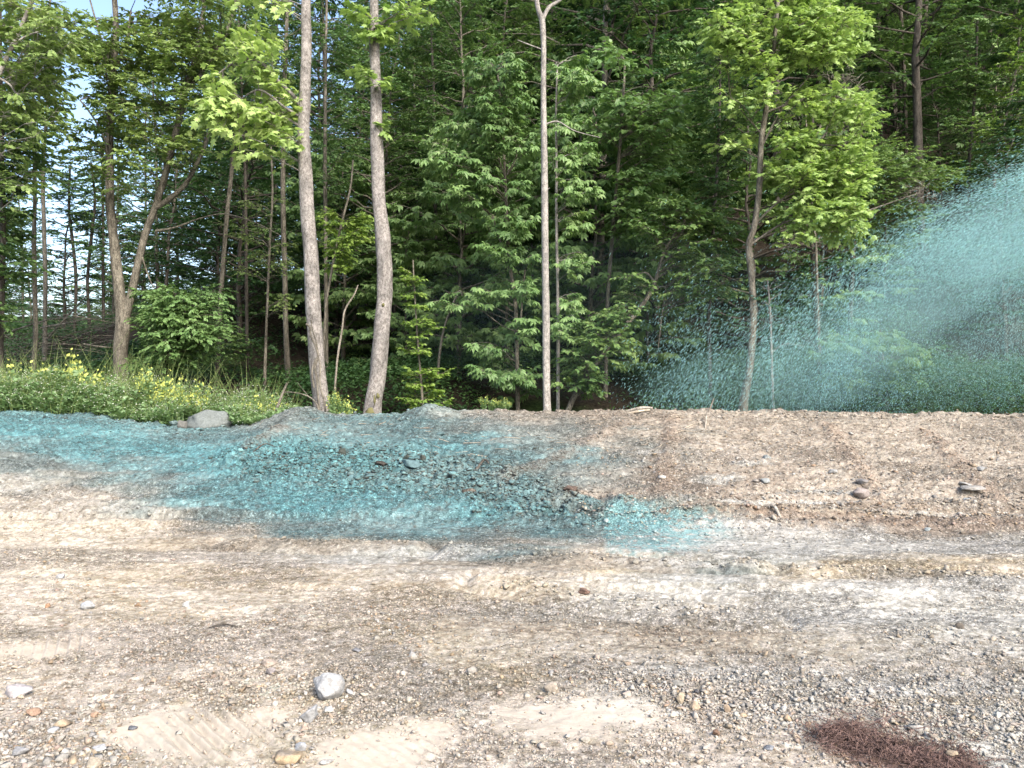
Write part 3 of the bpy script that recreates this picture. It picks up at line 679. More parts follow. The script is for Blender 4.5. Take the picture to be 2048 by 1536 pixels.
def feature_tree(name, label, cat, d, trunk, kind='simple', size=.13, lmat='mid', bmat='grey', targets=(), seed=1, group=None, thick=1.2,
                 ntw=9, twl=.6, dens=1.0, droop=.15, arch=.12, t0=.3, limbs=(), root=True, flat=.25, sides=12, reach=None, brad=.016):
    """trunk: (pixel x, pixel y, pixel width[, depth offset]); targets: (cx, cy, rx, ry, count) where the photo shows foliage"""
    r = RS(seed); tp = []; rad = []
    for q in trunk:
        dd = d + (q[3] if len(q) > 3 else 0); tp.append(W(q[0], q[1], dd)); rad.append(q[2] / F * dd / 2)
    tp = np.array(tp)
    if root:                                       # carry the trunk down into the soil
        b = tp[0].copy(); zg = float((hill if b[1] > 14.4 else base_h)(np.array([b[0]]), np.array([b[1]]))[0])
        if b[2] > zg - .1:
            dz = b[2] - zg + .15; sl = (tp[0] - tp[1]) / max(tp[1][2] - tp[0][2], .3)
            b2 = b + [sl[0] * min(dz, 1) * .6, 0, -dz]; tp = np.vstack([b2, tp]); rad = [rad[0] * 1.3] + rad
    m = max(8, int(len(tp) * 6)); P = resample(tp, m); R = np.interp(np.linspace(0, 1, m), np.linspace(0, 1, len(rad)), rad)
    org = P[0]; root_o = tag(empty(name, org), label, cat, group)
    acc = Acc(); acc.add(tube(P, R, sides, .22, seed)); 
    extra = [P]
    for lb in limbs:
        lp = resample(np.array([W(q[0], q[1], d + (q[3] if len(q) > 3 else 0)) for q in lb]), 5 * len(lb))
        lr = np.interp(np.linspace(0, 1, len(lp)), np.linspace(0, 1, len(lb)), [q[2] / F * d / 2 for q in lb])
        acc.add(tube(lp, lr, 7, .15, seed + 1)); extra.append(lp)
    acc.build('trunk', BM[bmat], root_o, org)
    if targets:
        cr = Crown(seed + 5, size, dens, droop, flat); br = Acc(); allp = np.concatenate(extra)
        for (cx0, cy0, rx0, ry0, cnt) in targets:
            for _ in range(cnt):
                a = r.uniform(0, 6.283); q = math.sqrt(r.rand())
                dd = d + r.uniform(-thick, thick)
                B = W(cx0 + rx0 * q * math.cos(a), cy0 + ry0 * q * math.sin(a), dd)
                h = np.linalg.norm((allp - B)[:, :2], axis=1)
                cost = h + np.abs((allp[:, 2] - (B[2] - .35 * h))) * 1.0
                A = allp[int(np.argmin(cost))]
                bp = branch_path(r, A, B, arch)
                L = float(np.linalg.norm(B - A)); rb = min(brad * (.4 + .35 * L), .05)
                br.add(tube(bp, np.linspace(rb, .004, len(bp)), 4))
                tt = t0 if reach is None else max(t0, 1 - reach / max(L, .01))
                cr.spray(bp, ntw, twl, tt)
        cr.build(kind, LM[lmat], root_o, org, seed, br, BM[bmat])
    return root_o

# ------------------------------------------------------------------ the near trees behind the bank
FT = feature_tree
t1 = FT('sycamore_tree', 'pale bare sycamore with a vine at its foot and a bright leafy branch at left', 'tree', 15.0,
   [(648, 850, 40), (642, 800, 34), (632, 700, 31), (625, 600, 30), (621, 500, 29), (614, 400, 27), (608, 280, 24), (610, 180, 22), (613, 80, 20), (612, 0, 19), (616, -150, 17), (606, -330, 14), (612, -520, 8)],
   'lobed', .165, 'syc', 'syc', [(510, 90, 42, 60, 15), (440, 225, 48, 45, 16), (520, 230, 58, 42, 17), (430, 180, 30, 40, 8), (545, 180, 32, 35, 5), (500, 290, 40, 22, 4), (560, 290, 22, 30, 3), (612, 205, 16, 18, 2), (600, -260, 260, 160, 34), (500, 15, 50, 30, 4)],
   seed=11, thick=.7, ntw=6, twl=.42, dens=.72, droop=.2, reach=.75, flat=.45, limbs=[[(608, 225, 9), (590, 195, 8), (560, 165, 6), (520, 125, 5), (480, 120, 4), (440, 145, 3)], [(612, 240, 6), (570, 215, 5), (520, 180, 4), (480, 200, 2)]], sides=18)
o1 = t1.location
vine = Acc()
def vinep(pts, w, off=-.03):
    P = resample(np.array([W(a, b, 14.99 - .30 + off) for a, b in pts]), len(pts) * 5); vine.add(tube(P, np.full(len(P), w), 6, .3))
vinep([(641, 838), (636, 790), (634, 760), (630, 735), (636, 712), (630, 690), (622, 672), (620, 655), (612, 648)], .022)
vinep([(652, 835), (648, 800), (640, 770), (640, 735), (636, 715), (627, 730), (624, 750), (628, 775)], .02)
vinep([(636, 712), (634, 690), (630, 675), (625, 660), (622, 640)], .014)
vo = vine.build('vine', BM['grey'], t1, np.array(o1))
t2 = FT('sycamore_tree', 'pale bare trunked sycamore bowed to the right at mid height with moss on its foot', 'tree', 15.2,
   [(744, 850, 40), (748, 800, 34), (757, 730, 33), (763, 660, 32), (769, 590, 31), (770, 540, 30), (766, 480, 29), (758, 400, 26), (754, 300, 25), (752, 200, 22), (750, 100, 19), (748, 0, 17), (752, -160, 14), (742, -380, 9)],
   'lobed', .165, 'syc', 'syc', [(745, 150, 42, 15, 5), (765, 55, 50, 28, 9), (730, 30, 26, 24, 4), (760, 245, 8, 14, 2), (820, 20, 40, 22, 5), (760, -220, 220, 150, 26)],
   seed=12, thick=.5, ntw=5, twl=.35, dens=.75, droop=.15, reach=.6, limbs=[[(751, 185, 5), (742, 110, 4), (738, 60, 3)]], sides=18)
ms = Acc()
def moss_patch(px, py, rw, rh, d, seed):
    V, T = hull(30, seed, 1.0, 1, .35); V = V * [rw, .035, rh]; q = W(px, py, d); return V + q, T
M_moss = leaf_mat('moss', [(0, (.10, .10, .04)), (1, (.14, .13, .06))], .05, .95)
for q_ in ((741, 826, .10, .13, 14.86, 1), (756, 792, .055, .06, 14.83, 2), (749, 800, .03, .12, 14.84, 5), (766, 610, .035, .05, 14.89, 4)):
    V_, T_ = moss_patch(*q_); mesh('moss', V_, T_, M_moss, t2, np.array(t2.location), attrs={'tint': RS(5).rand(len(V_))})
t3 = FT('pale_tree', 'slender straight pale grey tree rising bare from the middle of the bank', 'tree', 14.8,
   [(1095, 850, 17), (1093, 780, 16), (1092, 650, 15.5), (1090, 500, 14), (1089, 350, 12), (1087, 200, 11.5), (1087, 100, 11), (1085, 45, 12), (1075, 10, 9), (1068, -80, 7), (1060, -300, 4)],
   'simple', .13, 'mid', 'pale', [(1080, -220, 150, 120, 24)], seed=13, thick=.8, ntw=5, twl=.5, reach=.8, sides=14,
   limbs=[[(1085, 40, 9), (1098, 15, 8), (1120, 0, 6), (1150, -30, 4)], [(1087, 100, 3), (1060, 90, 2.5), (1035, 80, 1.5)], [(1088, 250, 4), (1115, 243, 3), (1150, 262, 2), (1200, 275, 1.2)], [(1090, 380, 3), (1100, 376, 1)]])
t4 = FT('young_sycamore', 'young sycamore with crooked grey trunk and broad bright lobed crown at right', 'tree', 14.9,
   [(1484, 850, 20), (1488, 800, 17), (1500, 730, 15), (1506, 640, 13), (1503, 560, 13), (1498, 490, 13), (1508, 455, 12), (1518, 380, 12), (1522, 290, 12), (1532, 220, 11), (1545, 150, 10), (1549, 80, 8), (1556, 0, 7), (1560, -150, 5), (1570, -320, 3)],
   'lobed', .125, 'syc', 'grey', [(1560, 60, 150, 70, 72), (1470, 60, 60, 55, 22), (1650, 50, 95, 60, 38), (1670, 195, 85, 34, 22), (1710, 225, 50, 20, 10), (1650, 295, 85, 30, 26), (1600, 340, 60, 50, 20), (1660, 370, 75, 45, 32), (1690, 435, 45, 42, 20), (1620, 430, 55, 40, 16), (1590, 270, 50, 20, 8),
    (1470, 190, 35, 22, 4), (1540, 350, 30, 35, 5), (1700, 330, 35, 40, 7), (1560, 180, 50, 22, 6), (1580, -200, 190, 130, 34), (1460, 280, 50, 12, 4)],
   seed=14, thick=1.0, ntw=7, twl=.42, dens=.72, droop=.16, reach=.8, flat=.4, limbs=[[(1519, 340, 5), (1570, 300, 4), (1630, 290, 3), (1690, 292, 2)], [(1508, 450, 5), (1570, 395, 4), (1650, 370, 3), (1710, 365, 2)], [(1500, 490, 5), (1570, 445, 4), (1640, 430, 3), (1700, 440, 2)], [(1532, 225, 5), (1600, 200, 4), (1660, 190, 3), (1720, 215, 2)], [(1525, 270, 3), (1490, 230, 2), (1460, 190, 1.5)], [(1549, 90, 4), (1600, 50, 3), (1670, 30, 2)], [(1549, 85, 4), (1510, 50, 3), (1460, 40, 2)], [(1545, 155, 5), (1570, 125, 4), (1600, 90, 3)], [(1543, 150, 4), (1525, 125, 3), (1500, 110, 2)], [(1520, 300, 5), (1570, 210, 4), (1640, 130, 2)]], brad=.013)
t5 = FT('forked_tree', 'big dark rough barked tree splitting low into two leaning trunks at left', 'tree', 17.5,
   [(243, 810, 32), (242, 760, 27), (241, 700, 26), (246, 645, 29), (238, 580, 21), (230, 500, 19), (221, 420, 17), (219, 330, 15), (220, 250, 14), (226, 150, 14), (232, 60, 11), (225, -60, 9), (215, -250, 6)],
   'simple', .13, 'olive', 'grey', [(215, 60, 90, 60, 20), (260, 160, 70, 70, 14), (190, 150, 40, 60, 6), (250, 280, 45, 60, 7), (410, 30, 90, 60, 24), (370, 130, 80, 60, 20), (380, 230, 70, 50, 12), (440, 100, 40, 60, 10), (320, 90, 60, 70, 16), (300, -200, 300, 150, 60), (150, 260, 40, 40, 5), (222, 300, 30, 130, 16), (350, 290, 30, 60, 8)],
   seed=15, thick=1.6, ntw=9, twl=.6, reach=1.2, sides=16,
   limbs=[[(246, 650, 22), (262, 590, 17), (275, 530, 15), (290, 470, 15), (310, 415, 13), (330, 350, 14), (345, 290, 13), (358, 240, 12), (372, 180, 12), (392, 110, 10), (405, 40, 9), (412, -40, 8), (430, -200, 5)],
          [(308, 418, 12), (335, 400, 11), (365, 375, 10), (385, 345, 9), (410, 290, 8), (425, 230, 6)], [(372, 185, 10), (420, 120, 9), (450, 70, 8), (470, 10, 6), (480, -60, 4)],
          [(221, 300, 6), (190, 240, 4), (160, 200, 3)], [(226, 150, 7), (250, 90, 5), (262, 20, 3)], [(226, 140, 6), (200, 70, 4), (180, 0, 3)],
          [(312, 462, 6), (350, 455, 4), (400, 437, 3), (450, 428, 2.5), (510, 445, 2), (560, 470, 1)], [(280, 500, 4), (300, 560, 2.5), (318, 590, 1.5)]])

# ------------------------------------------------------------------ slimmer trees of the forest edge
def slim(label, d, trunk, targets, seed, kind='simple', size=.105, lmat='mid', bmat='grey', name='forest_tree', cat='tree', limbs=(), **kw):
    kw = dict(dict(thick=1.3, ntw=8, twl=.55, reach=1.1, sides=9, brad=.012), **kw)
    return FT(name, label, cat, d, trunk, kind, size, lmat, bmat, targets, seed, None, limbs=limbs, **kw)
slim('slim grey trunk rising just left of the big forked tree, standing behind yellow weeds', 18.5, [(66, 745, 10), (71, 680, 9), (70, 600, 9), (68, 480, 8), (70, 380, 7), (66, 200, 6), (62, -80, 4)], [(70, 220, 60, 70, 14), (50, 110, 60, 60, 12), (95, 330, 40, 30, 5), (60, -60, 90, 70, 12)], 21, lmat='olive')
slim('greyish trunk with a bent top seen against the sky at far left', 23, [(90, 640, 8), (91, 560, 8), (88, 450, 8), (86, 340, 7), (95, 200, 6), (100, 0, 4)], [(95, 180, 50, 80, 10), (110, 60, 60, 60, 10)], 22, lmat='olive')
slim('brown trunk with dense dark foliage cut by the left edge of the picture', 16.5, [(3, 770, 10), (2, 680, 10), (4, 560, 11), (6, 440, 10), (3, 300, 9), (0, 60, 7), (0, -200, 5)], [(10, 520, 50, 60, 16), (25, 420, 45, 60, 12), (-20, 600, 60, 60, 12), (20, 290, 60, 70, 20), (40, 180, 60, 60, 18), (10, 60, 80, 60, 18), (60, 300, 40, 60, 10), (-60, 350, 60, 200, 20)], 23, lmat='mid', bmat='brown', size=.13)
slim('thin leaning sapling on the far mound at left, first right of the sky gap', 27, [(150, 630, 6), (152, 560, 6), (145, 480, 6), (138, 420, 5), (140, 330, 4)], [(150, 450, 26, 50, 9), (140, 340, 36, 40, 9)], 24, lmat='mid', bmat='brown')
slim('thin sapling on the mound with a kinked stem against the sky', 27.5, [(178, 625, 6), (175, 560, 6), (182, 480, 6), (190, 400, 5), (182, 330, 4)], [(185, 480, 26, 50, 9), (190, 360, 34, 40, 9)], 25, lmat='mid', bmat='brown')
slim('straight thin tree between the mound saplings and the big forked tree', 28, [(207, 620, 6), (206, 520, 6), (206, 430, 5), (205, 300, 4)], [(206, 440, 20, 60, 8), (200, 320, 36, 50, 9)], 26, lmat='dark', bmat='brown')
slim('thin grey tree leaning right between the forked tree and the vined sycamore', 19.5, [(434, 760, 11), (437, 680, 10), (441, 600, 10), (447, 520, 9), (455, 420, 9), (464, 330, 8), (470, 200, 6), (480, 0, 4)], [(470, 660, 40, 26, 6), (450, 700, 40, 20, 4), (480, 130, 70, 60, 12), (500, 20, 80, 50, 12)], 27, bmat='grey', lmat='mid')
slim('thin brown trunk standing on bare soil right of the thin leaning grey tree', 20, [(494, 770, 8), (494, 680, 7.5), (493, 560, 7), (492, 440, 6), (488, 280, 5), (480, 120, 4)], [(510, 690, 50, 10, 5), (480, 240, 60, 60, 9)], 28, bmat='brown', lmat='dark')
slim('tall slender grey trunk close behind the left side of the vined sycamore', 21.5, [(577, 758, 13), (572, 680, 11), (570, 560, 11), (567, 450, 11), (566, 340, 10), (568, 200, 9), (575, 0, 7), (578, -200, 4)], [(590, 60, 80, 70, 16), (540, 120, 60, 50, 10), (560, -60, 120, 60, 14)], 29, bmat='grey', lmat='mid')
slim('tall thin trunk just right of the vined sycamore', 20, [(653, 750, 8), (652, 600, 8), (651, 450, 7.5), (650, 300, 7), (652, 100, 5), (655, -100, 4)], [(690, 250, 60, 60, 12), (670, 100, 80, 60, 14), (700, 490, 40, 25, 9), (690, 350, 50, 30, 7)], 30, bmat='grey', lmat='mid')
slim('sapling with lime green leaves between the two pale sycamores', 17.5, [(650, 640, 5), (660, 560, 5), (680, 460, 4.5), (700, 380, 4), (706, 320, 3)], [(725, 440, 30, 18, 8), (680, 490, 32, 20, 8), (690, 525, 32, 14, 5), (745, 470, 24, 12, 4), (660, 450, 20, 30, 4)], 31, lmat='lime', bmat='grey', name='sapling', cat='sapling', size=.11, thick=.5, reach=.6, twl=.35)
slim('small tiered sapling with bright green leaves low to the right of the bowed sycamore', 16.2, [(846, 830, 6), (842, 760, 5), (836, 690, 4), (830, 600, 3), (826, 520, 2.5)], [(840, 775, 46, 9, 8), (850, 745, 46, 10, 8), (845, 800, 50, 12, 7), (835, 700, 34, 12, 5), (832, 650, 26, 18, 5), (828, 600, 20, 20, 4), (826, 545, 16, 16, 4), (840, 660, 46, 20, 6)], 32, lmat='lime', bmat='grey', name='sapling', cat='sapling', size=.10, thick=.4, reach=.5, twl=.28, droop=.08, arch=.04, flat=.12)
slim('tall dark thin trunk in the gap right of the bowed sycamore', 23, [(875, 800, 7), (874, 680, 7), (872, 540, 7), (871, 400, 6), (868, 200, 5), (860, 0, 4)], [(860, 250, 80, 70, 14), (850, 110, 90, 70, 16), (900, 20, 90, 60, 14), (860, 350, 60, 40, 8)], 33, lmat='mid', bmat='brown')
slim('light green compound leaved tree with a forked grey stem left of the slender pale tree', 17.2, [(1036, 840, 9), (1035, 760, 9), (1033, 680, 8), (1030, 600, 8), (1018, 520, 7), (1014, 440, 6), (1010, 350, 6), (1005, 250, 5), (995, 140, 3)],
     [(985, 130, 55, 30, 20), (1000, 200, 75, 36, 24), (950, 255, 70, 30, 16), (1030, 270, 55, 34, 16), (930, 320, 70, 34, 16), (1000, 350, 80, 36, 20), (930, 390, 60, 22, 11), (1020, 430, 55, 34, 15), (1010, 500, 60, 28, 12), (1010, 575, 60, 28, 12), (905, 600, 40, 14, 6), (975, 700, 45, 20, 8), (1040, 660, 40, 30, 8), (1030, 770, 50, 34, 12), (980, 740, 40, 12, 5), (1060, 580, 20, 30, 4)],
     34, 'compound', .215, 'buck', 'grey', limbs=[[(1018, 520, 5), (1000, 480, 4), (985, 430, 3)], [(1014, 350, 5), (1030, 320, 3), (1040, 290, 2)], [(1012, 360, 4), (1000, 325, 3), (990, 300, 2)], [(1035, 700, 5), (1043, 620, 4), (1050, 540, 3)]], thick=1.2, ntw=5, twl=.40, dens=.8, droop=.12, reach=.6, sides=9)
slim('thin white stemmed tree with drooping leaf tufts right behind the slender pale tree', 16.8, [(1116, 780, 7), (1116, 680, 7), (1115, 560, 6), (1113, 430, 6), (1113, 330, 5), (1112, 220, 4), (1115, 130, 3)],
     [(1140, 130, 30, 30, 8), (1165, 165, 30, 40, 7), (1150, 300, 45, 24, 9), (1150, 375, 45, 18, 9), (1150, 440, 45, 16, 9), (1150, 520, 40, 20, 8), (1145, 600, 36, 20, 7), (1130, 640, 26, 24, 5), (1130, 220, 30, 26, 6)],
     35, 'compound', .205, 'buck', 'pale', thick=.9, ntw=5, twl=.38, dens=.8, reach=.6)
slim('broad leaved tree with pale drooping leaf fans in the middle right of the forest', 18.4, [(1212, 720, 8), (1215, 600, 8), (1225, 470, 8), (1235, 350, 7), (1245, 220, 6), (1250, 120, 4)],
     [(1350, 200, 55, 26, 16), (1310, 245, 60, 20, 15), (1240, 150, 50, 60, 14), (1300, 340, 75, 22, 18), (1260, 400, 70, 30, 14), (1240, 210, 70, 30, 14), (1250, 440, 30, 30, 6), (1350, 300, 50, 20, 7), (1180, 250, 40, 30, 6)],
     36, 'simple', .19, 'buck', 'grey', thick=1.4, ntw=6, twl=.55, dens=.9, droop=.22, reach=.9)
slim('arching tree leaning right over the hollow with a wide hanging crown', 16.6, [(1145, 800, 11), (1190, 730, 10), (1240, 665, 9), (1285, 610, 9), (1308, 570, 8), (1330, 500, 6), (1370, 440, 4)],
     [(1370, 430, 80, 30, 20), (1300, 440, 50, 30, 10), (1440, 470, 60, 40, 18), (1380, 510, 90, 34, 22), (1460, 560, 40, 34, 9), (1400, 580, 60, 20, 10), (1230, 610, 40, 30, 9), (1200, 640, 40, 30, 9), (1170, 700, 50, 40, 16), (1230, 680, 40, 30, 8), (1160, 760, 50, 34, 13), (1330, 410, 50, 20, 8), (1270, 560, 40, 16, 6)],
     37, 'simple', .13, 'mid', 'grey', limbs=[[(1308, 565, 6), (1290, 545, 3), (1250, 560, 2)], [(1300, 580, 4), (1330, 575, 2.5), (1325, 620, 2), (1316, 700, 1.5)]], thick=1.1, ntw=8, twl=.5, dens=.9, reach=.9)
slim('bushy tree with yellow green leaves filling the gap left of the young sycamore', 17.6, [(1420, 760, 8), (1418, 620, 8), (1425, 480, 7), (1435, 330, 6), (1440, 180, 5), (1440, 60, 3)],
     [(1450, 300, 50, 40, 14), (1420, 210, 50, 34, 10), (1480, 230, 40, 30, 9), (1440, 370, 44, 30, 10), (1400, 130, 50, 40, 9), (1430, 60, 60, 40, 10)], 38, lmat='mid', bmat='brown')
slim('dead looking grey trunk behind the lower crown of the young sycamore', 19.5, [(1640, 760, 13), (1634, 650, 12), (1628, 540, 12), (1624, 420, 11), (1622, 320, 9), (1626, 220, 5)], [(1560, 640, 60, 30, 8), (1600, 600, 50, 30, 6)], 39, bmat='brown', lmat='dark',
     limbs=[[(1628, 500, 4), (1590, 485, 3), (1555, 497, 2)], [(1626, 470, 4), (1600, 440, 3), (1570, 470, 1.5)], [(1624, 400, 3), (1590, 350, 2), (1560, 330, 1)], [(1622, 330, 4), (1590, 290, 3), (1560, 270, 1)], [(1624, 300, 4), (1660, 260, 3), (1700, 240, 1)]])
slim('thin white sapling stem close to the right of the crooked sycamore trunk', 15.6, [(1548, 840, 6), (1545, 780, 5), (1543, 700, 4.5), (1540, 620, 3.5), (1535, 560, 2.5)], [(1560, 560, 40, 14, 3), (1520, 580, 30, 16, 3)], 40, bmat='pale', name='sapling', cat='sapling', limbs=[[(1543, 705, 2), (1570, 688, 1.5), (1610, 693, 1)]], lmat='dark')
slim('bushy compound leaved small tree rising behind the falling spray', 16.8, [(1775, 850, 9), (1772, 780, 8), (1765, 720, 7), (1760, 660, 5)],
     [(1700, 690, 50, 26, 10), (1770, 670, 50, 24, 12), (1830, 700, 40, 26, 9), (1750, 740, 60, 30, 12), (1820, 770, 60, 30, 12), (1690, 760, 50, 30, 8), (1660, 700, 30, 20, 4)], 41, 'compound', .22, 'buck', 'grey', ntw=5, twl=.4, dens=.8, name='small_tree', reach=.6)
slim('dark spreading tree with tiered branches right of the young sycamore', 22, [(1700, 640, 10), (1705, 520, 9), (1712, 400, 8), (1718, 300, 7), (1725, 180, 5)],
     [(1800, 310, 70, 22, 14), (1850, 340, 70, 20, 14), (1780, 360, 70, 26, 14), (1760, 300, 50, 20, 8), (1900, 350, 50, 14, 8), (1800, 400, 60, 18, 9), (1720, 200, 50, 60, 8)], 42, lmat='mid', bmat='brown', ntw=9, twl=.7, dens=.9, thick=1.5)
for k, (x0, x1, w, ty, dd) in enumerate([(1763, 1757, 7, 20, 31), (1790, 1770, 10, -30, 32), (1811, 1800, 8, -20, 30.5), (1836, 1852, 11, 0, 32.5), (1744, 1738, 8, 30, 33)]):
    slim(['straight pale trunk, slimmest of the trunk cluster on the upper right slope', 'thick dark trunk behind the slimmest one in the upper right trunk cluster', 'middle dark trunk of the upper right cluster', 'thick dark trunk leaning right at the right side of the upper right cluster', 'shaded trunk at the left end of the upper right cluster'][k], dd,
         [(x0, 300, w), (x0, 230, w), ((x0 * 2 + x1) / 3, 130, w * .9), (x1, ty, w * .8), (x1, ty - 200, w * .6), (x1, ty - 420, w * .3)], [(x1 + 10, 60, 60, 50, 9), (x1, -60, 90, 70, 12), (x1, -240, 120, 80, 16)], 50 + k, bmat='brown', lmat='mid', ntw=8, twl=.8, size=.16, thick=2)
slim('slender tree with yellow green tiers near the upper right corner', 25, [(1988, 440, 7), (1990, 330, 6), (2010, 240, 6), (2030, 150, 5), (2040, 60, 3)],
     [(2010, 190, 50, 20, 10), (2030, 130, 40, 30, 10), (1960, 240, 40, 20, 7), (2040, 250, 50, 24, 9), (2000, 300, 50, 20, 7), (2030, 60, 50, 30, 9)], 56, lmat='lime', bmat='grey', ntw=7, twl=.6)
slim('thin dark tree standing left of the slender yellow green tree at upper right', 26, [(1935, 400, 6), (1940, 300, 6), (1950, 180, 5), (1955, 40, 4)], [(1930, 160, 60, 40, 12), (1950, 70, 60, 50, 12), (1900, 230, 40, 24, 6)], 57, lmat='mid', bmat='brown')
slim('low arching tree of fine dark leaves right of the big forked tree', 17.2, [(345, 800, 9), (335, 740, 8), (340, 680, 6), (365, 630, 4)],
     [(350, 610, 60, 34, 28), (400, 640, 60, 30, 26), (320, 650, 55, 40, 24), (370, 690, 70, 40, 30), (445, 665, 34, 18, 10), (310, 580, 40, 24, 10), (420, 590, 60, 24, 12), (300, 720, 50, 30, 12)], 58, lmat='buck', bmat='brown', size=.10, ntw=9, twl=.5, arch=.25, name='small_tree')
slim('hemlock like tree with thin drooping bare twigs left of the vined sycamore', 18.6, [(530, 730, 6), (535, 600, 5), (540, 480, 5), (545, 380, 4), (540, 250, 3)],
     [(490, 520, 50, 26, 9), (480, 460, 60, 22, 8), (570, 510, 30, 30, 6), (580, 600, 24, 24, 5), (520, 400, 40, 30, 6)], 59, lmat='olive', bmat='grey', size=.07, ntw=9, twl=.4, dens=.6, reach=.8)
slim('leafless bent stem shining between the two pale sycamores', 18, [(674, 725, 4), (684, 660, 4), (690, 620, 3.5), (708, 590, 3), (716, 570, 2)], [], 60, bmat='dead', name='bare_sapling', cat='sapling')
slim('bent leaning stem in the dark gap left of the compound leaved tree', 18.5, [(880, 700, 5), (890, 650, 4), (905, 610, 4), (918, 582, 3), (925, 592, 2)], [(930, 600, 40, 14, 6), (900, 610, 30, 10, 4)], 61, bmat='grey', lmat='buck', kind='compound', size=.24, name='sapling', cat='sapling', ntw=4, twl=.35)
slim('light olive tree leaning into the top left corner with thin grey limbs', 14.5, [(-70, 800, 18), (-60, 600, 16), (-40, 400, 14), (-20, 200, 12), (40, 60, 8), (90, -60, 6)],
     [(60, 130, 60, 40, 12), (110, 60, 60, 50, 14), (40, 40, 60, 50, 14), (30, 230, 50, 50, 9), (90, 210, 50, 40, 8), (140, 120, 40, 40, 7), (60, 330, 40, 50, 7), (-80, 200, 80, 150, 14)], 62, lmat='olive', bmat='pale', limbs=[[(-20, 190, 6), (30, 90, 5), (90, 60, 3), (150, 50, 2)], [(-15, 150, 6), (20, 170, 4), (38, 200, 3)]], size=.12, brad=.009)

# ------------------------------------------------------------------ the wood on the hillside: three kinds of tall tree, two of understory
def proto(name, H, r0, h0, spread, nb, size, kind, lmat, bmat, seed, ntw, twl, dens, droop=.15, flat=.22):
    r = RS(seed); root = empty(name, (0, 0, 0))
    n = 16; t = np.linspace(0, 1, n)
    P = np.stack([np.cumsum(r.normal(0, .10, n)) * t, np.cumsum(r.normal(0, .10, n)) * t, t * H - .6], 1)
    R = r0 * (1 - .85 * t) * (1 + .35 * np.exp(-t * 18))
    acc = Acc(); acc.add(tube(P, R, 10, .2, seed)); acc.build('trunk', BM[bmat], root, np.zeros(3))
    cr = Crown(seed, size, dens, droop, flat); br = Acc(); ga = r.rand() * 6
    for k in range(nb):
        q = (k + r.rand()) / nb; th = h0 + (1 - h0) * q; i = th * (n - 1); j = min(int(i), n - 2); A = P[j] + (P[j + 1] - P[j]) * (i - j)
        ga += 2.4 + r.normal(0, .4); L = spread * (1.05 - q) ** .55 * (.55 + .45 * min(1, q * 4)) * r.uniform(.6, 1.15)
        up = r.uniform(.05, .45)
        B = A + [math.cos(ga) * L, math.sin(ga) * L, up * L]
        bp = branch_path(r, A, B, .08); br.add(tube(bp, np.linspace(min(.05, .014 * L + .008), .006, len(bp)), 4)); cr.spray(bp, ntw, twl, .28)
    cr.build(kind, LM[lmat], root, np.zeros(3), seed, br, BM[bmat])
    return root
def copy_tree(o):
    c = o.copy(); link(c)
    for ch in list(o.children):
        d = ch.copy(); link(d); d.parent = c
    return c
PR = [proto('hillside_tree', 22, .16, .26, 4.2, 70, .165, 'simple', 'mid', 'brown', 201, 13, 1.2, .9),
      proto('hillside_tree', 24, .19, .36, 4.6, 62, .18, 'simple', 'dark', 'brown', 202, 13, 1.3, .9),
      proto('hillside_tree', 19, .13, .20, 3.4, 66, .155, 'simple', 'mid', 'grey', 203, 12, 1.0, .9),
      proto('understory_tree', 9, .09, .12, 2.9, 50, .14, 'simple', 'dark', 'brown', 204, 12, .9, .9, .1, .14),  # dark leaf colour carries the shade of the deep wood
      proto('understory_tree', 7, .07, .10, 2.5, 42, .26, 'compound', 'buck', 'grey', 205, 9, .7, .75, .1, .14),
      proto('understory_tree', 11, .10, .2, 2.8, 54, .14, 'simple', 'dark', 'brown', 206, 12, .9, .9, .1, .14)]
used = [False] * 6
def place(k, x, y, s, label, group, name=None):
    o = PR[k] if not used[k] else copy_tree(PR[k]); used[k] = True
    z = float(hill(np.array([x]), np.array([y]))[0])
    o.location = (x, y, z); o.rotation_euler = (rr.normal(0, .03), rr.normal(0, .03), rr.uniform(0, 6.28)); o.scale = (s * rr.uniform(.9, 1.1),) * 2 + (s,)
    tag(o, label, 'tree', group); return o
rr = RS(77); pts = []
def far_enough(x, y, dmin): return all((x - a) ** 2 + (y - b) ** 2 > dmin * dmin for a, b in pts)
tall = under = 0; tries = 0
while tries < 60000 and (tall < 105 or under < 125):
    tries += 1
    y = rr.uniform(20.5, 58); u = rr.uniform(-.40, .80); x = u * y
    if x < -.30 * y + 1.0 and rr.rand() < .45: continue
    if rr.rand() < .5 and tall < 105:
        if not far_enough(x, y, 3.0) or y < 22.5: continue
        k = rr.choice([0, 1, 2]); tall += 1; pts.append((x, y))
        place(k, x, y, rr.uniform(.8, 1.15), ['tall green tree of the wooded hillside', 'tall dark crowned tree of the wooded hillside', 'slim grey trunked tree of the wooded hillside'][k], ['tall green trees of the wooded hillside', 'tall dark trees of the wooded hillside', 'slim grey trees of the wooded hillside'][k])
    elif under < 125:
        if not far_enough(x, y, 2.0): continue
        k = rr.choice([3, 4, 5]); under += 1; pts.append((x, y))
        place(k, x, y, rr.uniform(.6, 1.1), ['low green understory tree on the wooded hillside', 'low understory tree with compound leaves on the hillside', 'dark understory tree under the hillside canopy'][k - 3], ['green understory trees', 'compound leaved understory trees', 'dark understory trees'][k - 3])
kk_ = 0
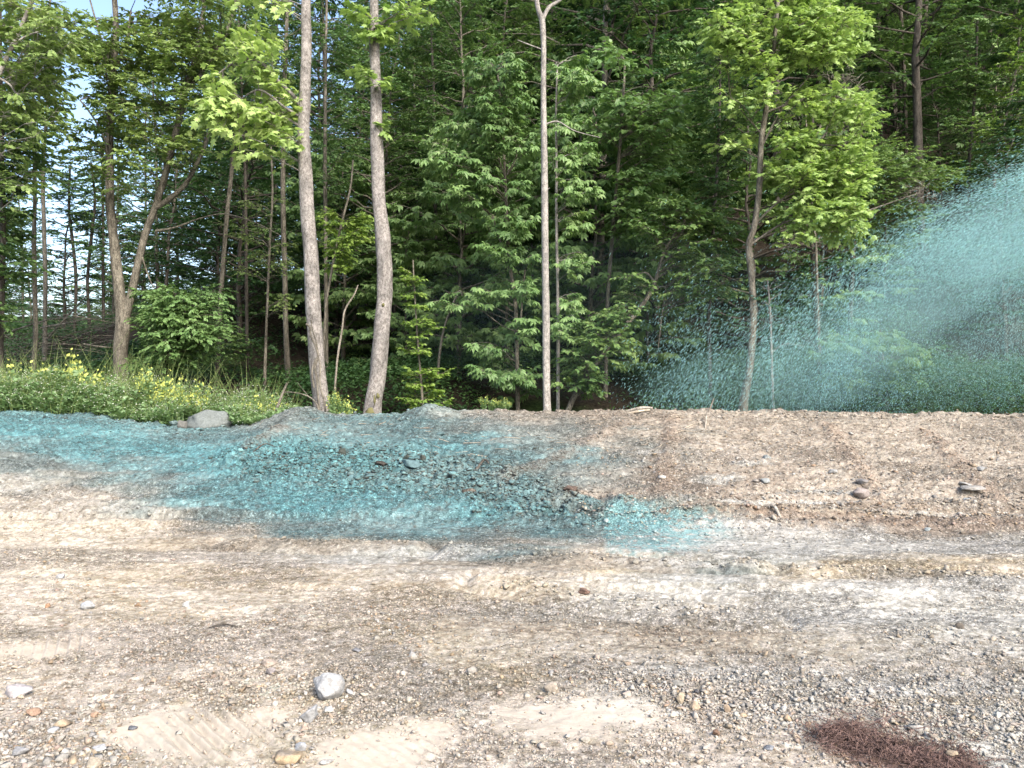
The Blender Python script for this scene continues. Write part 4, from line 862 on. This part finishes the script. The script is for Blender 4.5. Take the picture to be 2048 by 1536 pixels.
while kk_ < 24:
    y = rr.uniform(20.5, 34); x = rr.uniform(-.22, .28) * y
    if not far_enough(x, y, 1.5): continue
    kk_ += 1; pts.append((x, y)); k = [2, 5, 4, 2][kk_ % 4]
    place(k, x, y, rr.uniform(.6, .8) if k == 2 else rr.uniform(1.0, 1.35), {2: 'young leafy tree filling the gap at the foot of the hillside', 5: 'dark young tree at the shaded foot of the hillside', 4: 'bushy compound leaved tree at the foot of the hillside'}[k], {2: 'young trees at the hill foot', 5: 'dark young trees at the hill foot', 4: 'bushy trees at the hill foot'}[k])
# the thin wood of the valley at left, with sky between the trees
k = 0
while k < 26:
    y = rr.uniform(24, 60); x = rr.uniform(-.86, -.36) * y
    if not far_enough(x, y, 2.6): continue
    if rr.rand() < .6 and -.66 < x / y < -.56: continue
    pts.append((x, y)); k += 1
    place(rr.choice([2, 3, 5]), x, y, rr.uniform(.6, 1.0), 'tree of the open wood on the valley floor at left', 'trees of the open valley wood')
for k in range(24):
    y = rr.uniform(27, 60); x = rr.uniform(-.50, -.24) * y
    if far_enough(x, y, 2.0):
        pts.append((x, y)); place(rr.choice([0, 2, 3, 5]), x, y, rr.uniform(.7, 1.1), 'tree at the edge between hillside and open valley wood', 'trees at the foot of the slope')
for k in range(34):
    y = rr.uniform(75, 120); x = rr.uniform(-.95, -.30) * y
    place(3, x, y, rr.uniform(.8, 1.5), 'small far tree beyond the open wood', 'far trees across the valley')

# ------------------------------------------------------------------ undergrowth of the forest floor
n = 42000; y = r.uniform(15.2, 34, n); x = r.uniform(-.8, .8, n) * y
dn = fbm(x * .45, y * .45, 301) + .30 * sm(2, 7, x) * sm(24, 17, y) + .12 * sm(19, 15.5, y)
k = r.rand(n) < np.clip(.30 + dn * 2, .02, 1); x, y, dn = x[k], y[k], dn[k]; n = len(x)
hgt = (.25 + 1.1 * np.clip(dn + .12, 0, .8) + .8 * sm(3, 8, x) * sm(20, 16, y)); m = 7
X = np.repeat(x, m) + r.normal(0, .14, n * m); Yv = np.repeat(y, m) + r.normal(0, .14, n * m)
Zv = hill(X, Yv) + np.repeat(hgt, m) * r.uniform(.15, 1, n * m) ** .7
a = r.uniform(0, 6.283, n * m)
o = leaves('undergrowth', np.stack([X, Yv, Zv], 1), np.stack([np.cos(a), np.sin(a), r.normal(-.2, .25, n * m)], 1), nrm(np.stack([r.normal(0, .35, n * m), r.normal(0, .35, n * m) - .15, np.ones(n * m)], 1)), r.uniform(.06, .14, n * m), 'simple', LM['dark'], None, None, 5, np.repeat(np.clip(.5 + fbm(x, y, 303) * 1.5, 0, 1), m))  # darker leaf colour stands in for shade in the hollow
tag(o, 'low green undergrowth covering the forest floor', 'undergrowth', kind='stuff')

# ------------------------------------------------------------------ weeds on top of the bank at left
def sol(nm, c, rough=.6, trans=.3):
    mt, nt, out = newmat(nm); p = N(nt, 'ShaderNodeBsdfPrincipled'); p.inputs['Base Color'].default_value = (*c, 1); p.inputs['Roughness'].default_value = rough
    t = N(nt, 'ShaderNodeBsdfTranslucent'); t.inputs[0].default_value = (*c, 1); mx = N(nt, 'ShaderNodeMixShader'); mx.inputs[0].default_value = trans
    nt.links.new(p.outputs[0], mx.inputs[1]); nt.links.new(t.outputs[0], mx.inputs[2]); nt.links.new(mx.outputs[0], out.inputs[0]); return mt
M_white = sol('white_petal', (.72, .72, .66)); M_yel = sol('yellow_floret', (.47, .52, .13)); M_stem = sol('green_stem', (.12, .2, .05))
def bank_z(x, y):
    return np.where(y < 14.4, G(x, y), hill(x, y))
top_px = np.array([-700, 0, 120, 200, 300, 420, 540, 600, 700, 900]); top_py = np.array([738, 748, 764, 792, 802, 812, 814, 836, 840, 842])
n = 15000; y = r.uniform(13.45, 16.0, n); px = r.uniform(-500, 600, n); x = (px - CX) / F * y
line = np.interp(px, top_px, top_py); zt = CAMZ + (CY - line) / F * 14.4 + fbm(x * 1.3, y * 1.3, 311, 3, .6) * .75
zb = bank_z(x, y); h = np.clip(zt - zb, .12, 1.3) * (.4 + .6 * sm(13.4, 14.0, y)) * r.uniform(.45, 1.25, n)
k = (r.rand(n) < .95) & (px < 590) & ~((px > 350) & (px < 468) & (y < 14.3)); x, y, h, zb, px = x[k], y[k], h[k], zb[k], px[k]; n = len(x)
A = np.stack([x, y, zb], 1); B = A + np.stack([r.normal(0, .08, n), r.normal(0, .08, n), h], 1)
m = 12; q = r.uniform(.12, 1, n * m); kk = np.repeat(np.arange(n), m); a = r.uniform(0, 6.283, n * m)
P = A[kk] + (B[kk] - A[kk]) * q[:, None] + np.stack([np.cos(a), np.sin(a), 0 * a], 1) * r.uniform(0, .07, (n * m, 1))
wo_ = leaves('weeds', P, np.stack([np.cos(a), np.sin(a), r.uniform(.0, 1.0, n * m)], 1), nrm(np.stack([r.normal(0, .5, n * m), r.normal(0, .5, n * m), np.ones(n * m)], 1)), r.uniform(.04, .11, n * m), 'simple', LM['weed'], None, None, 6, np.clip(.45 + np.repeat(fbm(x * 1.5, y * 1.5, 315), m), 0, 1))
tag(wo_, 'dense pale green weeds growing along the top of the bank', 'weeds', kind='stuff')
st = Acc(); st.add(straws(A, B, np.full(n, .004), np.full(n, .002))); st.build('stems', M_stem, wo_, None)
nb = 9000; kb = r.randint(0, n, nb); La = h[kb] * r.uniform(.5, 1.5, nb) + .06; a = r.uniform(0, 6.283, nb)
Pb = A[kb] + np.stack([r.normal(0, .06, nb), r.normal(0, .06, nb), 0 * a], 1); lean = r.uniform(.1, .5, nb)
Tb = Pb + np.stack([np.cos(a) * lean * La, np.sin(a) * lean * La, La], 1); Mb = Pb * .45 + Tb * .55 + np.stack([-np.cos(a) * lean * La * .2, -np.sin(a) * lean * La * .2, La * .08], 1)
gb = Acc(); gb.add(straws(Pb, Mb, np.full(nb, .005), np.full(nb, .004))); gb.add(straws(Mb, Tb, np.full(nb, .004), np.full(nb, .001)))
M_blade = sol('grass_blade', (.22, .30, .10)); gb.build('grass', M_blade, wo_, None)
m = 3; kk = np.repeat(np.nonzero(r.rand(n) < .8)[0], m); c = len(kk); P = B[kk] + np.stack([r.normal(0, .05, c), r.normal(0, .05, c), r.normal(-.03, .05, c)], 1); a = r.uniform(0, 6.283, c)
leaves('flowers', P, np.stack([np.cos(a), np.sin(a), 0 * a], 1), nrm(np.stack([r.normal(0, .4, c), r.normal(0, .4, c) - .5, np.ones(c)], 1)), r.uniform(.012, .024, c), 'lobed', M_white, wo_, None, 8)
def weed_plant(seed, H, nst):
    r = RS(seed); root = empty('yellow_weed', (0, 0, 0)); st = Acc(); P, D, Sz, YP, YD, YS = [], [], [], [], [], []
    for s_ in range(nst):
        a = r.uniform(0, 6.283); ln = H * r.uniform(.6, 1.05); tip = np.array([math.cos(a) * .25 * ln * r.rand(), math.sin(a) * .25 * ln * r.rand(), ln])
        Q = resample(np.array([[0, 0, -.1], tip * [.3, .3, .5], tip]), 8); st.add(tube(Q, np.linspace(.006, .002, 8), 4))
        for q in np.linspace(.1, .95, 26):
            b = Q[int(q * 7)] + (Q[min(int(q * 7) + 1, 7)] - Q[int(q * 7)]) * (q * 7 % 1); aa = r.uniform(0, 6.283)
            P.append(b); D.append([math.cos(aa), math.sin(aa), r.uniform(.4, 1.3)]); Sz.append(.12 * (1.1 - .55 * q))
        for _ in range(18):
            q = r.uniform(.66, 1.06); b = Q[0] + (Q[-1] - Q[0]) * q; b = np.array([np.interp(q, np.linspace(0, 1, 8), Q[:, i]) for i in range(3)]) + r.normal(0, .022, 3) + [0, 0, max(0, q - 1) * ln]
            YP.append(b); YD.append([r.normal(0, .5), r.normal(0, .5), 1]); YS.append(r.uniform(.025, .05))
    o0 = np.zeros(3); st.build('stems', M_stem, root, o0); f = lambda n_: nrm(np.concatenate([RS(3).normal(0, 1, (n_, 2)), np.full((n_, 1), .3)], 1))
    leaves('leaves', np.array(P), np.array(D, float), f(len(P)), np.array(Sz), 'simple', LM['weed'], root, o0, seed)
    leaves('blossom', np.array(YP), np.array(YD, float), f(len(YP)), np.array(YS), 'simple', M_yel, root, o0, seed); return root
WP = [weed_plant(400 + k, 1.0, 9) for k in range(3)]; wu = [False] * 3
def put_weed(px, topy, d, k, label, group):
    o = WP[k] if not wu[k] else copy_tree(WP[k]); wu[k] = True
    x = (px - CX) / F * d; z = float(bank_z(np.array([x]), np.array([d]))[0]); h = CAMZ + (CY - topy) / F * d - z
    o.location = (x, d, z); h = max(h, .25); o.scale = (max(h, .5) * 1.25, max(h, .5) * 1.25, h); o.rotation_euler = (0, 0, rr.uniform(0, 6.28)); tag(o, label, 'weed', group)
for px, ty in [(40, 738), (75, 735), (20, 752), (100, 745), (55, 765), (90, 762), (10, 770), (120, 752)]:
    for dx_, dy_ in ((0, 0), (rr.uniform(-14, 14), rr.uniform(6, 24))): put_weed(px + dx_, ty + dy_, 14.2 + rr.rand() * .7, rr.randint(3), 'tall yellow tipped weed in the clump at the left edge', 'yellow tipped weeds at the left edge')
for px, ty in [(147, 716), (160, 735), (175, 728), (185, 745), (140, 755), (195, 755), (165, 770), (205, 778), (150, 780), (180, 765)]:
    for dx_, dy_ in ((0, 0), (rr.uniform(-14, 14), rr.uniform(6, 24))): put_weed(px + dx_, ty + dy_, 14.2 + rr.rand() * .7, rr.randint(3), 'tall yellow tipped weed in the highest clump, left of the forked tree foot', 'yellow tipped weeds left of the forked tree')
for px, ty in [(298, 735), (290, 755), (320, 752), (342, 762), (335, 775), (370, 768), (395, 778), (310, 775), (360, 785), (385, 795), (405, 800), (300, 785)]:
    for dx_, dy_ in ((0, 0), (rr.uniform(-14, 14), rr.uniform(6, 24))): put_weed(px + dx_, ty + dy_, 14.1 + rr.rand() * .7, rr.randint(3), 'tall yellow tipped weed in the clump right of the forked tree foot', 'yellow tipped weeds right of the forked tree')
for px, ty in [(490, 800), (515, 795), (545, 798), (530, 812), (480, 812), (560, 805)]:
    put_weed(px, ty, 14.3 + rr.rand() * .5, rr.randint(3), 'yellow tipped weed behind the gap right of the long boulder', 'yellow tipped weeds right of the boulder')
for px, ty in [(665, 782), (680, 788), (672, 800), (690, 800)]:
    put_weed(px, ty, 14.3 + rr.rand() * .3, rr.randint(3), 'pale weed between the feet of the two sycamores', 'weeds between the two sycamores')
for px, ty in [(968, 792), (982, 798), (1002, 796), (1012, 800), (990, 806)]:
    put_weed(px, ty, 14.1, rr.randint(3), 'small yellow tipped weed on the crest beside the slender pale tree', 'small weeds near the slender pale tree')

# ------------------------------------------------------------------ fallen wood
def stick(name, pts3, rad, mat, label, cat='stick', twigs=(), group=None):
    a = Acc(); P = resample(np.array(pts3), len(pts3) * 4); org = P.mean(0); R = np.interp(np.linspace(0, 1, len(P)), np.linspace(0, 1, len(rad)), rad); a.add(tube(P, R, 7, .25, 3))
    for tw_ in twigs:
        Q = resample(np.array(tw_[0]), 6); a.add(tube(Q, np.linspace(tw_[1], tw_[1] * .4, 6), 5))
    return tag(a.build(name, mat, None, org), label, cat, group)
def gs(px, py, up=0.0):
    x, y = ground_xy(px, py); x, y = float(x), float(y); return [x, y, float(G(np.array([x]), np.array([y]))[0]) + up]
stick('broken_plank', [W(1250, 824, 13.6), W(1282, 816, 13.5), W(1305, 816, 13.5)], [.03, .03, .02], BM['dead'], 'splintered pale branch lying on the crest, the one pointing up to the right')
stick('broken_plank', [W(1255, 827, 13.4), W(1280, 822, 13.4), W(1300, 820, 13.4)], [.02, .025, .015], BM['tan'], 'thinner splintered branch just under the thick pale one on the crest')
stick('forked_stick', [gs(1410, 858, -.05), W(1413, 830, 12.6), W(1422, 812, 12.6), W(1428, 796, 12.6)], [.018, .016, .012, .006], BM['dead'], 'forked stick standing upright out of the crest in front of the young sycamore', twigs=[([W(1418, 822, 12.6), W(1434, 838, 12.5), gs(1440, 852)], .013), ([W(1414, 828, 12.6), W(1400, 838, 12.6), gs(1396, 846)], .008)])
stick('stick', [gs(950, 950, .02), gs(968, 938, .06), W(978, 927, 10.0)], [.02, .018, .01], BM['brown'], 'short dark stick poking out of the teal clods')
stick('stick', [gs(505, 912, .03), gs(530, 907, .05), gs(560, 900, .02)], [.008, .01, .005], BM['brown'], 'thin dark stick on the teal slope above the churned clods')
stick('stick', [gs(925, 993, .03), gs(945, 991, .04), gs(955, 988, .02)], [.03, .028, .012], BM['brown'], 'thick dark stub of wood lying below the churned clods')
stick('stick', [gs(1532, 1023, .0), gs(1548, 1035, .05), gs(1562, 1045, .02)], [.022, .022, .014], BM['dead'], 'grey brown stick at the foot of the bare slope')
stick('twig', [gs(697, 1433, .008), gs(722, 1425, .012), gs(735, 1416, .012), gs(752, 1416, .006)], [.0015, .002, .002, .001], BM['brown'], 'hair thin bent twig right of the largest near rock')
stick('stick', [gs(418, 1263, .012), gs(445, 1260, .015), gs(476, 1263, .008)], [.004, .007, .003], BM['brown'], 'slim brown stick lying alone on the gravel at left')
stick('leaning_branch', [W(550, 825, 14.2), W(562, 795, 14.2), W(574, 766, 14.2)], [.024, .026, .022], BM['grey'], 'broken pale branch stub leaning right beside the vined sycamore')
stick('fallen_branch', [W(640, 835, 14.3), W(632, 806, 14.4), W(610, 790, 14.4), W(575, 784, 14.5), W(560, 790, 14.5)], [.018, .015, .012, .009, .005], BM['grey'], 'thin fallen branch arching left from the foot of the vined sycamore', twigs=[([W(620, 796, 14.4), W(600, 772, 14.4), W(595, 765, 14.4)], .008)])
stick('fallen_log', [W(205, 808, 15.2), W(250, 798, 15.3), W(300, 790, 15.4)], [.04, .045, .04], BM['dead'], 'fallen log lying across the foot of the big forked tree')
stick('fallen_branch', [W(205, 785, 15.6), W(250, 770, 15.8), W(300, 748, 16)], [.02, .02, .012], BM['dead'], 'thin fallen pole slanting up to the right in front of the big forked tree')
a = Acc(); rb = RS(91)
for k in range(85):
    x0 = rb.uniform(-60, 190); y0 = rb.uniform(630, 730); d = rb.uniform(18.5, 22.5); L = rb.uniform(50, 190); an = rb.normal(-.12, .3)
    P = np.array([W(x0, y0, d), W(x0 + L * .5 * math.cos(an), y0 + L * .5 * math.sin(an) - rb.uniform(-6, 12), d + rb.normal(0, .3)), W(x0 + L * math.cos(an), y0 + L * math.sin(an), d + rb.normal(0, .6))])
    w = rb.choice([.006, .009, .015, .028], p=[.5, .3, .16, .04]); a.add(tube(resample(P, 8), np.linspace(w, w * .3, 8), 5))
tag(a.build('brushwood_heap', BM['grey'], None, W(70, 690, 20)), 'tangled heap of grey fallen branches in the hollow at far left', 'brushwood')
# bare grey twigs tangled inside the young sycamore
a = Acc(); rb = RS(92)
for cx0, cy0, rx0, ry0, k_ in ((1600, 215, 55, 40, 90), (1690, 165, 40, 22, 55), (1690, 255, 40, 30, 45), (1600, 490, 50, 30, 50), (1840, 385, 30, 18, 40)):
    for k in range(k_):
        q = rb.uniform(0, 6.28); w = math.sqrt(rb.rand()); x0, y0 = cx0 + rx0 * w * math.cos(q), cy0 + ry0 * w * math.sin(q); d = rb.uniform(16.6, 17.8); L = rb.uniform(15, 45); an = rb.uniform(0, 6.28)
        P = np.array([W(x0, y0, d), W(x0 + L * .5 * math.cos(an) + rb.normal(0, 3), y0 + L * .4 * math.sin(an) - 4, d), W(x0 + L * math.cos(an), y0 + L * .7 * math.sin(an), d + rb.normal(0, .3))])
        a.add(tube(resample(P, 6), np.linspace(.008, .003, 6), 3))
a.add(tube(np.array([W(1640, 800, 17.3), W(1632, 500, 17.3), W(1615, 300, 17.2), W(1610, 200, 17.2)]), np.array([.045, .035, .025, .012]), 6)); a.add(tube(np.array([W(1615, 300, 17.2), W(1690, 165, 17.2)]), np.array([.03, .015]), 5)); a.add(tube(np.array([W(1632, 480, 17.3), W(1740, 420, 17.2), W(1840, 385, 17.2)]), np.array([.03, .02, .01]), 5))
tag(a.build('dead_tree', BM['grey'], None, W(1640, 800, 17.3)), 'dead tree with tangled bare grey twigs behind the young sycamore', 'dead tree')
# the heap of reddish brown twigs at the lower right
rb = RS(93); n = 2700
t = rb.rand(n); pxx = 1640 + 300 * t + rb.standard_t(3, n) * 16; pyy = 1466 + 74 * t + rb.standard_t(3, n) * (8 + 9 * t)
x, y = ground_xy(pxx, np.minimum(pyy, 1590)); pile = .04 * np.exp(-((pxx - 1690) / 60) ** 2 - ((pyy - 1475) / 22) ** 2) + .02
z = G(x, y) + pile * rb.uniform(.1, 1, n); L = np.where(rb.rand(n) < .08, rb.uniform(.05, .16, n), rb.uniform(.006, .035, n)); an = rb.normal(.35, .9, n); el = rb.normal(.1, .25, n) * (pile > .03)
D = np.stack([np.cos(an) * np.cos(el), -np.sin(an) * np.cos(el), np.sin(el)], 1); A = np.stack([x, y, z + .003], 1) - D * L[:, None] / 2; Mi = A + D * L[:, None] / 2 + rb.normal(0, .008, (n, 3)) + [0, 0, .008]; B = A + D * L[:, None]
B[:, 2] = np.maximum(B[:, 2], G(B[:, 0], B[:, 1]) + .003); A[:, 2] = np.maximum(A[:, 2], G(A[:, 0], A[:, 1]) + .003)
w = rb.uniform(.0008, .0024, n); a = Acc(); a.add(straws(A, Mi, w, w)); a.add(straws(Mi, B, w, w * .6))
for k in range(26):
    q = gs(1660 + rb.normal(0, 40) + rb.rand() * 120, 1470 + rb.normal(0, 14)); an = rb.uniform(-.5, 3.2); l_ = rb.uniform(.12, .34); dz = rb.uniform(.02, .09)
    P = np.array([q, [q[0] + math.cos(an) * l_ * .5, q[1] + math.sin(an) * l_ * .5, q[2] + dz], [q[0] + math.cos(an) * l_, q[1] + math.sin(an) * l_, q[2] + dz * rb.uniform(.1, 1.0)]]); a.add(tube(resample(P, 8), np.linspace(.0018, .0008, 8), 4))
M_root = bark_mat('red_brown_root', (.23, .155, .14), (.15, .098, .088), (.07, .045, .042), 40, 1, .3)
tag(a.build('twig_litter', M_root, None, A.mean(0)), 'patch of reddish brown rootlets and mulch on the gravel at lower right', 'twig litter', kind='stuff')

rb = RS(97); n = 950
pxx = np.where(rb.rand(n) < .7, rb.uniform(1180, 2300, n), rb.uniform(500, 2300, n)); pyy = 828 + np.abs(rb.normal(0, 1, n)) * 42 + rb.rand(n) * 10; x, y = ground_xy(pxx, np.minimum(pyy, 1040))
an = rb.normal(0, .55, n); L = np.exp(rb.normal(math.log(.09), .6, n)); D = np.stack([np.cos(an), np.sin(an)], 1) * L[:, None] / 2
A = np.stack([x - D[:, 0], y - D[:, 1], G(x - D[:, 0], y - D[:, 1]) + .012], 1); B = np.stack([x + D[:, 0], y + D[:, 1], G(x + D[:, 0], y + D[:, 1]) + .012 + np.where(rb.rand(n) < .12, rb.uniform(0, .09, n), 0)], 1)
w = rb.uniform(.003, .008, n) * (.6 + L * 2); a = Acc(); a.add(straws(A, B, w, w * .6))
tag(a.build('wood_slivers', BM['tan'], None, A.mean(0)), 'pale roots and wood slivers strewn along the crest of the bank', 'wood slivers', kind='stuff')

# ------------------------------------------------------------------ the spray of green slurry: fibres and drops falling from a jet that enters at the right
rs_ = RS(95); n = 300000; ds = 14.0
ex = (np.array([1100, 1300, 1450, 1600, 1680, 1760, 1900, 2048, 2200, 2500.]) - CX) / F * ds
ez = CAMZ + (CY - np.array([860, 800, 745, 655, 580, 500, 418, 348, 290, 190.])) / F * ds     # upper side of the jet
q = rs_.rand(n)
X = np.where(q < .45, 12.8 - rs_.gamma(2.3, 1.05, n), np.where(q < .8, 12.4 - rs_.gamma(2.9, 1.75, n), rs_.uniform(1.6, 12, n)))
E = np.interp(X, ex, ez); right = sm(3.0, 8.5, X)
core = q < .45
dep = np.where(core, np.abs(rs_.normal(.8, .6, n)) * (.7 + .6 * right), (E - .9) * rs_.rand(n) ** .8)
clump = fbm(X * 1.1 + dep * .4, dep * 1.6 + X * .5, 96, 4, .6)
dep = np.where(q > .8, (E + .9 * (1 - right) - .9) * rs_.rand(n) - .9 * (1 - right), dep) - rs_.gamma(1.0, .18, n) * (1 + 1.6 * (1 - right)); Yd = ds + .4 + rs_.normal(0, .55, n)
Z = E - dep
ok = (Z > .3) & (X > 1.6) & (X < 13.5) & (rs_.rand(n) < (.55 + clump * 2.2) * sm(1.4, 4.2, X) * (.32 + .68 * sm(3.0, 8.0, X)))
X, Yd, Z, dep = X[ok], Yd[ok], Z[ok], np.clip(dep[ok], 0, 4); n = len(X)
slope = (np.interp(X + .2, ex, ez) - np.interp(X - .2, ex, ez)) / .4
sl = slope * .85 + .45 * dep + .25 * np.clip(8 - X, 0, 6)     # steeper the longer it has been falling
D = nrm(np.stack([-np.ones(n), rs_.normal(0, .1, n), -sl * rs_.uniform(.8, 1.2, n)], 1))
L = rs_.uniform(.02, .07, n) * (1.4 - .25 * dep) ; w = rs_.uniform(.0010, .0029, n)
A = np.stack([X, Yd, Z], 1); B = A + D * L[:, None]
ref = np.tile([0, 1.0, 0], (n, 1)); S1 = nrm(np.cross(D, ref)); S2 = np.cross(D, S1); Mc = A + D * (L * .4)[:, None]
V = np.stack([A, Mc + S1 * w[:, None], Mc - S1 * .5 * w[:, None] + S2 * .87 * w[:, None], Mc - S1 * .5 * w[:, None] - S2 * .87 * w[:, None], B], 1).reshape(-1, 3)
T = np.array([[0, 1, 2], [0, 2, 3], [0, 3, 1], [4, 2, 1], [4, 3, 2], [4, 1, 3]])
Fc = (T[None] + (np.arange(n) * 5)[:, None, None]).reshape(-1, 3)
cc = lin((160, 220, 226))[None] * rs_.uniform(.6, 1.25, (n, 1)) + rs_.rand(n, 1) * .05
o = mesh('spray', V, Fc, M_spray, attrs={'Col': np.repeat(np.clip(cc, 0, .95) / 1.2, 5, 0)})
tag(o, 'turquoise slurry spray arching in from the right and raining on the bank', 'spray', kind='stuff')


def mist(px, py, rx, ry, ang, dens, d=14.3, thick=.9):
    bm = bmesh.new(); bmesh.ops.create_icosphere(bm, subdivisions=3, radius=1.0)
    V = np.array([v.co[:] for v in bm.verts]); T = np.array([[v.index for v in f.verts] for f in bm.faces]); bm.free()
    V = V * [rx / F * d, thick, ry / F * d]; c_, s_ = math.cos(ang), math.sin(ang)
    V = np.stack([V[:, 0] * c_ - V[:, 2] * s_, V[:, 1], V[:, 0] * s_ + V[:, 2] * c_], 1) + W(px, py, d)
    mt, nt, out = newmat('slurry_mist'); vs_ = N(nt, 'ShaderNodeVolumePrincipled')
    vs_.inputs['Color'].default_value = (.55, .88, .92, 1); vs_.inputs['Density'].default_value = dens; vs_.inputs['Anisotropy'].default_value = .1
    nt.links.new(vs_.outputs[0], out.inputs[1])
    return mesh('mist', V, T, mt, o, None, smooth=True)
for a_ in ((2120, 430, 260, 100, .42, .10), (1960, 510, 260, 105, .50, .075), (1820, 600, 230, 100, .62, .055), (1990, 590, 320, 170, .3, .04), (1690, 700, 230, 100, .5, .05), (1850, 720, 330, 110, .1, .025), (1540, 760, 280, 80, .1, .04), (1250, 640, 480, 170, .0, .008)):
    mist(*a_)
